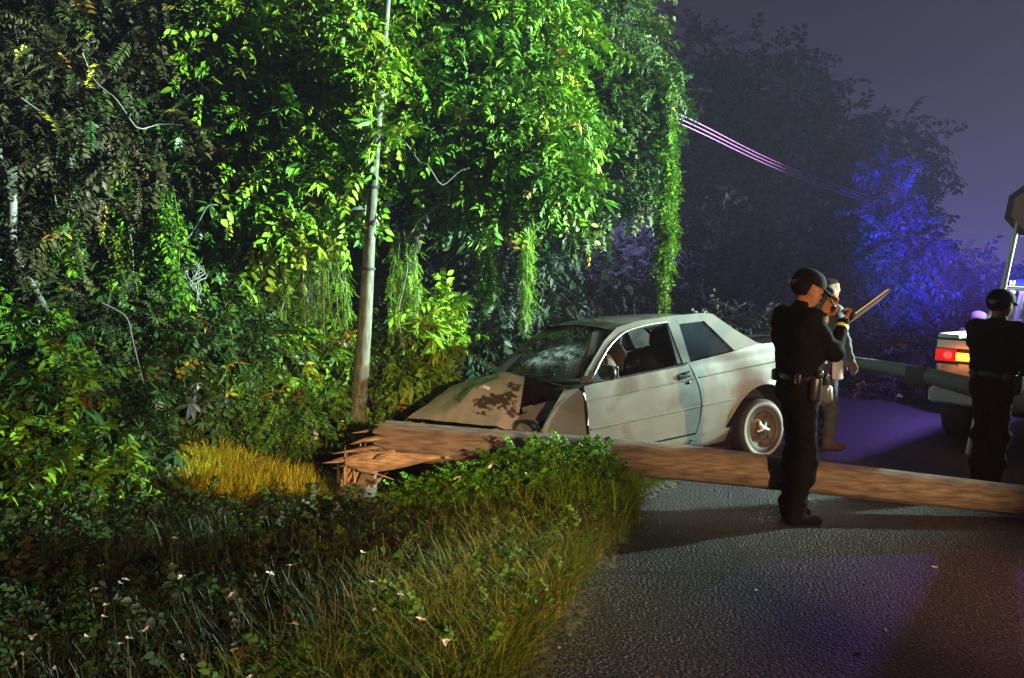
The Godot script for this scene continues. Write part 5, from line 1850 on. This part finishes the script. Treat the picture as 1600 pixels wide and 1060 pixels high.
	for q in lianas:
		var pts: Array = q[0]
		var mb := Mb.new()
		var wob := []
		for p in pts:
			wob.append(p + rv() * 0.05)
			if p != pts[-1]:
				wob.append(p.lerp(pts[pts.find(p) + 1], 0.5) + rv() * 0.06)
		var big: bool = pts.size() == 4 and str(q[1]).contains("trunk")
		mb.tube(smooth(wob, 18), spread_r(0.035 if big else 0.009, 0.022 if big else 0.003, 18), 7)
		var o := put("liana", mb, M.pale_bark, null)
		tag(o, q[1], "liana", "bare lianas in the trees")
	# dead grey tangle
	for q in [[Vector3(-2.098, 2.818, -6.500), Vector3(-2.091, 2.136, -6.500), 0.5, "grey-white tangle of dead vine in the bright crown"], [Vector3(-0.719, 2.993, -7.000), Vector3(-0.708, 2.584, -7.000), 0.3, "grey-white tangle of dead vine in the yellow-green crown"], [Vector3(-2.683, 1.666, -6.200), Vector3(-2.682, 1.186, -6.200), 0.2, "grey leafless tangle in the dark understorey"]]:
		var t := thing("dead_vine", q[3], "vine", q[1], Basis.IDENTITY, "dead vine tangles")
		for k in 16:
			var mb := Mb.new()
			var a: Vector3 = q[0] - q[1] + Vector3(rng.randf_range(-0.5, 0.5), rng.randf_range(-0.2, 0.1), rng.randf_range(-0.3, 0.3)) * q[2]
			var b := Vector3(rng.randf_range(-0.6, 0.6) * q[2], rng.randf_range(0.0, 0.5) * a.y, rng.randf_range(-0.3, 0.3) * q[2])
			mb.tube(smooth([a, a.lerp(b, 0.4) + rv() * 0.10, a.lerp(b, 0.7) + rv() * 0.10, b], 12), [0.0045], 4)
			put("cord", mb, M.pale_bark, t)
	# shrubs under the trees
	var sg := "shrubs under the trees"
	var list := [[Vector3(-3.535, 0.926, -5.300), .5, "b", "dark leafy shrub at the left edge, upper of the edge shrubs"], [Vector3(-3.206, 1.144, -5.700), .45, "f", "fine-leaved dim shrub below the left crown"], [Vector3(-3.103, 0.596, -4.900), .45, "l", "bright green shrub at the left edge beside the flower patch"], [Vector3(-2.934, 0.953, -6.000), .45, "d", "dark shrub behind the long paired-leaf vine"], [Vector3(-2.494, 0.923, -6.200), .48, "d", "dark glossy shrub in the middle of the thicket"], [Vector3(-2.078, 0.824, -6.500), .42, "b", "green shrub left of the fuzzy vine curtain's foot"], [Vector3(-1.757, 0.762, -6.900), .42, "b", "green shrub at the leaning post's left side"], [Vector3(-2.824, 0.603, -5.300), .36, "d", "dark shrub with rusty leaves above the flower patch"], [Vector3(-2.629, 0.586, -5.900), .36, "d", "dark shrub behind the yellow grass"], [Vector3(-2.059, 0.422, -6.200), .34, "g", "low bright green shrub beside the yellow grass"], [Vector3(-1.653, 0.409, -6.200), .28, "g", "low bright shrub left of the pole's broken end"], [Vector3(-1.228, 0.779, -7.500), .45, "b", "shrub behind the leaning post's right side"], [Vector3(-0.844, 0.996, -7.400), .30, "y", "lime broad-leaved plant beside the car's bonnet"], [Vector3(-0.999, 0.552, -7.300), .24, "y", "low lime plant at the car's far front corner"], [Vector3(-0.749, 1.238, -7.800), .28, "y", "upper lime plant above the car's bonnet"], [Vector3(-1.258, 0.401, -7.000), .24, "b", "low shrub between the leaning post and the car"], [Vector3(-2.657, 0.365, -4.500), .34, "l", "leafy weed clump left of the yellow grass, lower one"], [Vector3(-2.851, 0.321, -4.200), .34, "l", "leafy weed clump at the left edge, lowest shrub there"], [Vector3(-2.466, 0.390, -4.950), .26, "d", "dark weed clump with dead leaves left of the yellow grass"]]
	for q in list:
		var k: String = q[2]
		var pal: Array = {"b": [BRIGHT[2], BRIGHT[0], DEEP[0], DEEP[1]], "f": [DEEP[0], DEEP[3], GREYISH[0], BRIGHT[4]], "l": [BRIGHT[0], BRIGHT[1], DEEP[0], BRIGHT[2]], "d": [DEEP[0], DEEP[2], DEEP[1], GREYISH[0]], "g": [BRIGHT[2], BRIGHT[4], BRIGHT[0]], "y": [LIME[0], LIME[1], LIME[2]]}[k]
		shrub(q[3], sg, q[0], q[1], 150, {"f": ["fine"], "y": ["lance", "lance", "broad"], "g": ["fine", "broad"]}.get(k, ["broad", "lance"]), pal, 1.0 if k == "y" else 0.66)
	# the dark mass of the forest behind
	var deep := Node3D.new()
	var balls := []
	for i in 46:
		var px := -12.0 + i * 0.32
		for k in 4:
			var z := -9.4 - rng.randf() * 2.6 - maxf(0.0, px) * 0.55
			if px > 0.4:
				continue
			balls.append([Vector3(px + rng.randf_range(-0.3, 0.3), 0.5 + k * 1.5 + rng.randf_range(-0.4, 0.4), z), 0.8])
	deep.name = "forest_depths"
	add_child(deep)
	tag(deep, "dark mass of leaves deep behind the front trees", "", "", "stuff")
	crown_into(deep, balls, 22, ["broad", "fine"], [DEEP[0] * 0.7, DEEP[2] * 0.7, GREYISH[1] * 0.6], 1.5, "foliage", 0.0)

func far_trees() -> void:
	var fg := "trees up the road"
	tree("tree", "tall dim grey tree behind the overhead cables", fg, [Vector3(4.125, 0.744, -14.500), Vector3(4.135, 2.236, -14.400), Vector3(4.124, 4.042, -14.300), Vector3(4.161, 5.466, -14.300)], 0.16, 0.06, [[Vector3(3.821, 4.607, -14.200), 1.15], [Vector3(3.734, 3.040, -14.000), 1.15], [Vector3(4.578, 3.892, -14.000), .7], [Vector3(4.042, 1.857, -13.600), 1.0], [Vector3(3.315, 5.755, -14.600), .9], [Vector3(4.490, 4.902, -14.100), .55], [Vector3(4.817, 3.302, -13.900), .45], [Vector3(3.446, 1.604, -13.500), .8]], 26, ["broad", "fine"], GREYISH, 1.5, M.bark)
	tree("tree", "low rounded grey-green tree behind the near officer", fg, [Vector3(5.773, 0.515, -14.200), Vector3(5.798, 1.069, -14.200), Vector3(5.769, 1.801, -14.100)], 0.10, 0.05, [[Vector3(5.505, 1.851, -13.900), .75], [Vector3(5.902, 1.342, -13.500), .7], [Vector3(4.694, 1.310, -13.200), .7], [Vector3(6.311, 2.059, -14.000), .5], [Vector3(5.298, 1.093, -13.400), .6]], 30, ["fine", "broad"], GREYISH, 1.4, M.bark)
	tree("tree", "tree with blue-tinted leaves lit by the patrol lamp in the middle of the road's end", fg, [Vector3(8.818, 0.368, -17.000), Vector3(8.754, 1.613, -17.000), Vector3(8.556, 3.192, -16.900)], 0.14, 0.05, [[Vector3(8.419, 3.473, -16.900), .62], [Vector3(8.529, 2.320, -16.500), .8], [Vector3(9.116, 2.705, -16.800), .5], [Vector3(7.800, 1.597, -16.000), .75], [Vector3(8.507, 1.347, -16.000), .7], [Vector3(8.305, 4.336, -17.000), .4], [Vector3(8.077, 0.672, -15.600), .6]], 34, ["fine", "broad"], BLUE_LIT, 1.5, M.bark)
	tree("tree", "smaller blue-lit tree with tinted leaves right of the tall blue one", fg, [Vector3(11.324, 0.357, -19.000), Vector3(11.326, 1.342, -19.000), Vector3(11.260, 2.154, -19.000)], 0.12, 0.05, [[Vector3(10.968, 2.303, -18.800), .55], [Vector3(11.447, 1.839, -18.600), .7], [Vector3(10.266, 1.339, -18.000), .7], [Vector3(10.604, 0.909, -17.600), .7], [Vector3(12.141, 1.370, -19.000), .6]], 30, ["fine", "broad"], BLUE_LIT, 1.6, M.bark)
	tree("tree", "big dark tree far behind the tall grey one", fg, [Vector3(10.603, -0.098, -30.000), Vector3(10.332, 4.258, -30.000), Vector3(9.814, 8.510, -30.000)], 0.4, 0.15, [[Vector3(9.546, 8.749, -30.000), 2.6], [Vector3(11.079, 6.404, -29.000), 2.6], [Vector3(8.405, 5.826, -29.000), 2.6], [Vector3(11.790, 4.155, -28.000), 2.4], [Vector3(9.956, 2.903, -28.000), 2.6]], 9, ["broad"], DEEP, 3.2, M.bark)
	tree("tree", "big dark tree far behind the blue-lit one", fg, [Vector3(18.616, -0.232, -36.000), Vector3(18.339, 3.468, -36.000), Vector3(17.717, 7.699, -36.000)], 0.4, 0.15, [[Vector3(17.717, 7.699, -36.000), 2.4], [Vector3(18.412, 4.541, -36.000), 1.6], [Vector3(15.847, 6.014, -35.000), 2.4], [Vector3(16.739, 3.344, -34.000), 2.6]], 9, ["broad"], DEEP, 3.2, M.bark)
	tree("tree", "dark tree far off behind the truck", fg, [Vector3(26.538, -0.230, -40.000), Vector3(26.360, 1.832, -40.000), Vector3(26.213, 3.537, -40.000)], 0.4, 0.15, [[Vector3(26.032, 1.648, -40.000), 1.4], [Vector3(28.074, 1.891, -40.000), 1.8], [Vector3(30.751, 2.670, -40.000), 2.4], [Vector3(23.737, 1.255, -39.000), 1.3]], 9, ["broad"], DEEP, 3.2, M.bark)
	var sg := "roadside bushes up the road"
	for q in [[Vector3(5.841, 0.498, -12.600), .48, "pinkish bush at the road's edge right of the near officer"], [Vector3(6.182, 0.551, -12.200), .45, "grey bush above the grey pole's middle"], [Vector3(6.651, 0.589, -12.000), .42, "grey bush just left of the tail lamp"], [Vector3(5.464, 0.678, -12.900), .5, "dim bush hidden partly by the near officer"], [Vector3(3.206, 0.843, -10.600), .62, "dark rounded bush behind the car's roof"], [Vector3(5.841, 0.280, -11.000), .22, "low weeds under the grey pole"], [Vector3(5.461, 0.211, -11.400), .22, "low weeds at the road's edge under the grey pole"], [Vector3(1.832, 1.664, -13.600), 1.0, "dark shrub in the hollow under the fine-leaved crown"], [Vector3(2.723, 0.982, -13.800), 1.0, "dark shrub behind the lone long vine"], [Vector3(1.003, 1.181, -13.200), 1.1, "dark shrub above the car's windscreen, deep in the hollow"]]:
		shrub(q[2], sg, q[0], q[1], 55, ["fine", "broad"], [GREYISH[0], GREYISH[1], GREYISH[3]], 1.1)  # hollow shrubs: shade put into their dark leaf greys
	for q in [[Vector3(12.305, 1.023, -19.500), "thin roadside post lit red, left of the pair"], [Vector3(12.623, 1.034, -19.500), "thin roadside post lit red, nearest the truck"]]:
		var p: Vector3 = q[0]
		var t := thing("roadside_post", q[1], "post", Vector3(p.x, 0, p.z), Basis.IDENTITY, "red-lit roadside posts")
		var mb := Mb.new()
		mb.tube([Vector3(0, -0.1, 0), Vector3(-0.06, 2.2, 0)], [0.07, 0.055], 10)
		put("shaft", mb, M.white_paint, t)
		mb = Mb.new()
		mb.lathe([Vector2(0.002, 2.23), Vector2(0.05, 2.22), Vector2(0.06, 2.19)], Transform3D(Basis.IDENTITY, Vector3(-0.06, 0, 0)), 10)
		put("cap", mb, M.white_paint, t)

# ---------------------------------------------------------------- grass, weeds, flowers
func verge() -> void:
	var tuft := PackedFloat32Array()
	var long := PackedFloat32Array()
	var dry := PackedFloat32Array()
	var weeds := PackedFloat32Array()
	var mixn := FastNoiseLite.new()
	mixn.seed = 31
	mixn.frequency = 0.7
	var yc := Vector3(-2.011, -0.009, -5.450)
	for i in 60000:
		var z := rng.randf_range(-9.0, -1.6)
		var x := rng.randf_range(-6.0, 2.8)
		var s := off_road(x, z)
		if s < -0.02 or s > 6.0:
			continue
		if absf(x / z) > 1.0 and x < 0:
			continue
		var n := mixn.get_noise_2d(x, z)
		var h := height(x, z)
		var at := Vector3(x, h - 0.01, z)
		var b := Basis(Vector3.UP, rng.randf() * TAU)
		var d_yellow := Vector2((x - yc.x) / 0.85, (z - yc.z) / 0.36).length() + n * 0.3
		if d_yellow < 1.0:
			for twice in 2:
				push(dry, (b * Basis(Vector3.UP, twice * 2.0)).scaled(Vector3(1.5, rng.randf_range(1.0, 1.7), 1.5)), at + Vector3(0.05, 0, 0.04) * twice, [Color(.66, .62, .02), Color(.54, .54, .02), Color(.62, .58, .05), Color(.3, .32, .03)][rng.randi() % 4] * rng.randf_range(0.8, 1.2))
			continue
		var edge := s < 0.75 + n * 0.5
		# shade of the unlit corner nearest the camera, painted into the plant colours
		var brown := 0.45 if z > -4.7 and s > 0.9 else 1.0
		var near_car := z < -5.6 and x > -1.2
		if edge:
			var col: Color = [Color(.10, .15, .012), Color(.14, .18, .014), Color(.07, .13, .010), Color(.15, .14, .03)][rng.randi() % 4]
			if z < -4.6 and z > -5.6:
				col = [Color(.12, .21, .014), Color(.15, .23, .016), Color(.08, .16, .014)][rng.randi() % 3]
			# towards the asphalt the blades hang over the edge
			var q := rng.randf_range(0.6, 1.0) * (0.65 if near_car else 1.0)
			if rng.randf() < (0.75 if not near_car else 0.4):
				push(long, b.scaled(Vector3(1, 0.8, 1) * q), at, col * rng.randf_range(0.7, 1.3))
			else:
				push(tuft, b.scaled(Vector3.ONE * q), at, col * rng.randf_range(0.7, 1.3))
		if edge and rng.randf() < 0.35:
			push(weeds, (b * Basis(Vector3.RIGHT, rng.randf_range(-1.2, 0.2))).scaled(Vector3.ONE * rng.randf_range(0.25, 0.55)), at + Vector3(0, rng.randf_range(0.03, 0.22), 0), [BRIGHT[2], BRIGHT[4], DEEP[1], DEEP[0]][rng.randi() % 4] * rng.randf_range(0.7, 1.2))
		elif edge:
			pass
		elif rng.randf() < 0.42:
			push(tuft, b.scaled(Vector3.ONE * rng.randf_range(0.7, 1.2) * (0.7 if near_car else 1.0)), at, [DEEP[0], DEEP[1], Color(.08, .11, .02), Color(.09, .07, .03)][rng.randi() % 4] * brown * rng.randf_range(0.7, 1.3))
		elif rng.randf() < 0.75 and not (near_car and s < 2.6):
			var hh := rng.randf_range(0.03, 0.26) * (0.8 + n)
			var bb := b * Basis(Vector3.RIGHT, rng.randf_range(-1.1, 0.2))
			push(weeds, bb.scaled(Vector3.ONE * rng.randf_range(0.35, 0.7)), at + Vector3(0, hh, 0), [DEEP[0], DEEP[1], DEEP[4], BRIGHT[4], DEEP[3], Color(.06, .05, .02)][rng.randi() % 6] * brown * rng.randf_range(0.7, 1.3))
	# the leafy clump before the fallen pole
	for q in [[Vector3(-0.276, 0.149, -4.950), .20, .14], [Vector3(0.034, 0.249, -4.950), .22, .20], [Vector3(0.345, 0.291, -4.950), .24, .22], [Vector3(-0.565, 0.083, -4.900), .16, .10], [Vector3(0.575, 0.299, -4.950), .14, .2]]:
		for i in 300:
			var d := rv()
			var p: Vector3 = q[0]
			p = p + Vector3(d.x * q[1] * 1.2, d.y * q[2], d.z * q[1] * 0.5)
			if p.y < 0.02:
				continue
			push(weeds, (Basis(Vector3.UP, rng.randf() * TAU) * Basis(Vector3.RIGHT, rng.randf_range(-1.2, 0.2))).scaled(Vector3.ONE * rng.randf_range(0.3, 0.6)), p, [Color(.06, .26, .012), Color(.11, .31, .012), BRIGHT[2], DEEP[1]][rng.randi() % 4] * rng.randf_range(0.7, 1.3))
	for q in [[Vector3(-0.276, 0.149, -4.950), .26], [Vector3(0.034, 0.249, -4.950), .26], [Vector3(0.345, 0.291, -4.950), .26], [Vector3(-0.565, 0.083, -4.900), .2]]:
		for i in 90:
			var p: Vector3 = q[0]
			p += Vector3(rng.randfn(0, q[1] * 0.6), 0, rng.randfn(0, 0.12))
			p.y = height(p.x, p.z)
			if off_road(p.x, p.z) < -0.12:
				continue
			push(long, Basis(Vector3.UP, rng.randf() * TAU).scaled(Vector3(1.0, rng.randf_range(0.7, 1.35), 1.0)), p, [BRIGHT[0], BRIGHT[2], DEEP[1], Color(.13, .14, .02)][rng.randi() % 4] * rng.randf_range(0.7, 1.2))
	for q in [[Vector3(0.706, 0.273, -4.950), .30, 1.1], [Vector3(0.466, 0.295, -4.950), .25, 1.1]]:
		for i in 150:
			var p: Vector3 = q[0]
			p += Vector3(rng.randfn(0, q[1] * 0.5), 0, rng.randfn(0, 0.12))
			p.y = height(p.x, p.z)
			if off_road(p.x, p.z) < -0.12:
				continue
			push(long, Basis(Vector3.UP, rng.randf() * TAU).scaled(Vector3(0.8, q[2], 0.8) * rng.randf_range(0.7, 1.1)), p, [LIME[1], LIME[0], BRIGHT[1], BRIGHT[0]][rng.randi() % 4] * rng.randf_range(0.8, 1.2))
	var stones := PackedFloat32Array()
	for i in 1500:
		var z := rng.randf_range(-12.0, -1.6)
		var x := rng.randf_range(-1.0, 6.5)
		var s := off_road(x, z)
		if s < -0.9 or s > 0.1 or rng.randf() > exp(s * 3.0):
			continue
		push(stones, Basis(rv(), rng.randf() * TAU).scaled(Vector3(1.0, 0.6, 0.8) * rng.randf_range(0.003, 0.013)), Vector3(x, 0.008, z), Color(.10, .095, .09) * rng.randf_range(0.5, 1.8))
	var ball := SphereMesh.new()
	ball.radius = 1.0
	ball.height = 2.0
	ball.radial_segments = 7
	ball.rings = 4
	tag(swarm("gravel", ball, M.grass, stones), "loose gravel along the asphalt's broken edge", "gravel")
	tag(swarm("roadside_grass", L.tuft0, M.grass, tuft), "short dark grass growing over the verge", "grass")
	tag(swarm("long_grass", L.long0, M.grass, long), "long drooping grass along the asphalt's edge", "grass")
	tag(swarm("dry_grass", L.tuft1, M.grass, dry), "yellow dry grass left of the pole's broken end", "grass")
	tag(swarm("weeds", L.broad0, M.leaf, weeds), "low leafy weeds covering the verge", "weeds")

func small_things() -> void:
	# flowers in the dark foreground: one built, the rest copies
	var spots := [[Vector3(-1.753, 0.233, -3.100), false], [Vector3(-1.748, 0.234, -3.167), false], [Vector3(-1.815, 0.234, -3.161), false], [Vector3(-1.765, 0.235, -3.235), false], [Vector3(-1.684, 0.228, -2.757), false], [Vector3(-1.670, 0.228, -2.784), false], [Vector3(-1.677, 0.230, -2.865), false], [Vector3(-1.724, 0.225, -2.622), false], [Vector3(-1.715, 0.224, -2.586), false], [Vector3(-1.661, 0.226, -2.660), false], [Vector3(-1.478, 0.223, -2.558), false], [Vector3(-1.448, 0.222, -2.516), false], [Vector3(-1.393, 0.224, -2.608), false], [Vector3(-1.594, 0.221, -2.445), false], [Vector3(-1.619, 0.237, -3.373), false], [Vector3(-1.409, 0.235, -3.195), false], [Vector3(-1.356, 0.234, -3.152), false], [Vector3(-1.134, 0.236, -3.304), false], [Vector3(-1.052, 0.236, -3.275), false], [Vector3(-1.054, 0.234, -3.138), false], [Vector3(-1.241, 0.224, -2.565), false], [Vector3(-1.309, 0.226, -2.685), false], [Vector3(-1.020, 0.225, -2.611), true], [Vector3(-0.782, 0.227, -2.747), true], [Vector3(-0.482, 0.230, -2.900), false], [Vector3(-0.484, 0.233, -3.094), false], [Vector3(-0.284, 0.230, -2.909), false], [Vector3(-0.261, 0.229, -2.862), false], [Vector3(-2.039, 0.236, -3.320), false], [Vector3(-2.253, 0.236, -3.301), false], [Vector3(-1.815, 0.241, -3.674), false], [Vector3(-0.920, 0.225, -2.650), false], [Vector3(-0.756, 0.239, -3.515), false], [Vector3(-0.635, 0.234, -3.159), false], [Vector3(-1.680, 0.221, -2.459), false], [Vector3(-0.925, 0.221, -2.447), false]]
	var protos := []
	var count := 0
	for q in spots:
		var p: Vector3 = q[0]
		var foot := Vector3(p.x, height(p.x, p.z), p.z)
		var kind: int = 4 if q[1] else count % 4
		count += 1
		var o: Node3D = null
		for pr in protos:
			if pr[0] == kind:
				o = pr[1].duplicate()
				o.name = numbered("wildflower")
				add_child(o)
				o.position = foot
				break
		if o == null:
			o = thing("wildflower", "", "flower", foot)
			var mb := Mb.new()
			mb.tube(smooth([Vector3(0.02, 0, 0), Vector3(-0.01, 0.12, 0.01), Vector3(0, 0.235, 0)], 6), [0.0025], 5)
			put("stem", mb, M.stem, o)
			for k in [2, 3, 4, 3, 4][kind]:
				mb = Mb.new()
				var a: float = TAU * k / [3.6, 4.2, 5.0, 3.5, 5.0][kind] + rng.randf_range(-0.4, 0.4)
				leaf(mb, Vector3(0, 0.235, 0), Vector3(cos(a), rng.randf_range(-0.1, 0.9), sin(a)), Vector3.UP, rng.randf_range(0.016, 0.026), rng.randf_range(0.013, 0.019), Color.WHITE)
				put("petal", mb, M.orange_petal if kind == 4 else M.white_petal if kind == 3 else M.petal, o)
			protos.append([kind, o])
		o.scale = Vector3.ONE * clampf((p.y - foot.y) / 0.235, 0.7, 1.6) * 1.12
		o.rotation = Vector3(rng.randf_range(0.1, 0.6), rng.randf() * TAU, 0)
		tag(o, ["small pale pink flower of two petals on a thin stem in the dark weeds", "small pale pink flower of three petals on a thin stem in the dark weeds", "small pale pink flower of four petals on a thin stem in the dark weeds", "small white flower of three petals on a thin stem in the dark weeds", "small orange flower on a thin stem in the dark weeds"][kind], "flower", ["pale two-petalled flowers", "pale three-petalled flowers", "pale four-petalled flowers", "white flowers", "orange flowers"][kind])
	var mb: Mb
	# bits of broken plastic and stones on the road
	for q in [[Vector3(2.539, 0, -4.271), "small white chip lying alone on the asphalt, right one"], [Vector3(1.825, 0, -3.423), "small pale twig lying on the asphalt in the lower right"], [Vector3(1.587, 0, -3.193), "pale chip on the asphalt near the bottom edge"], [Vector3(1.339, 0, -3.835), "pale stone on the asphalt in the middle of the road"]]:
		var p: Vector3 = q[0]
		mb = Mb.new()
		mb.box(Vector3.ZERO, Vector3(0.035, 0.010, 0.012), 0.004, Basis(Vector3.UP, rng.randf() * 3))
		var o := put("chip", mb, M.grey_plastic)
		o.position = p + Vector3(0, 0.008, 0)
		tag(o, q[1], "litter", "litter on the road")
	# glass and lens shards by the broken pole
	var shard := 0
	for q in [Vector3(-0.408, 0.347, -5.100), Vector3(-0.249, 0.239, -4.950), Vector3(-0.328, 0.267, -4.900), Vector3(-0.873, 0.373, -5.150), Vector3(-0.095, 0.413, -4.700)]:
		var p: Vector3 = q
		mb = Mb.new()
		mb.grid(5, 4, func(u, v): return Vector3((u - 0.5) * 0.06, 0.012 * sin(u * PI), (v - 0.5) * 0.03 * (1.2 - u)))
		var o := put("plastic_shard", mb, M.white_paint)
		o.transform = Transform3D(Basis(rv(), 0.8), p)
		tag(o, ["white shard of car plastic lying nearest under the torn pole slab", "lowest white shard in the leafy clump before the pole", "white shard in the clump left of the lowest one", "white shard stuck on the torn pole slab", "rightmost white shard in the leafy clump before the pole"][shard], "shard", "white shards before the pole")
		shard += 1
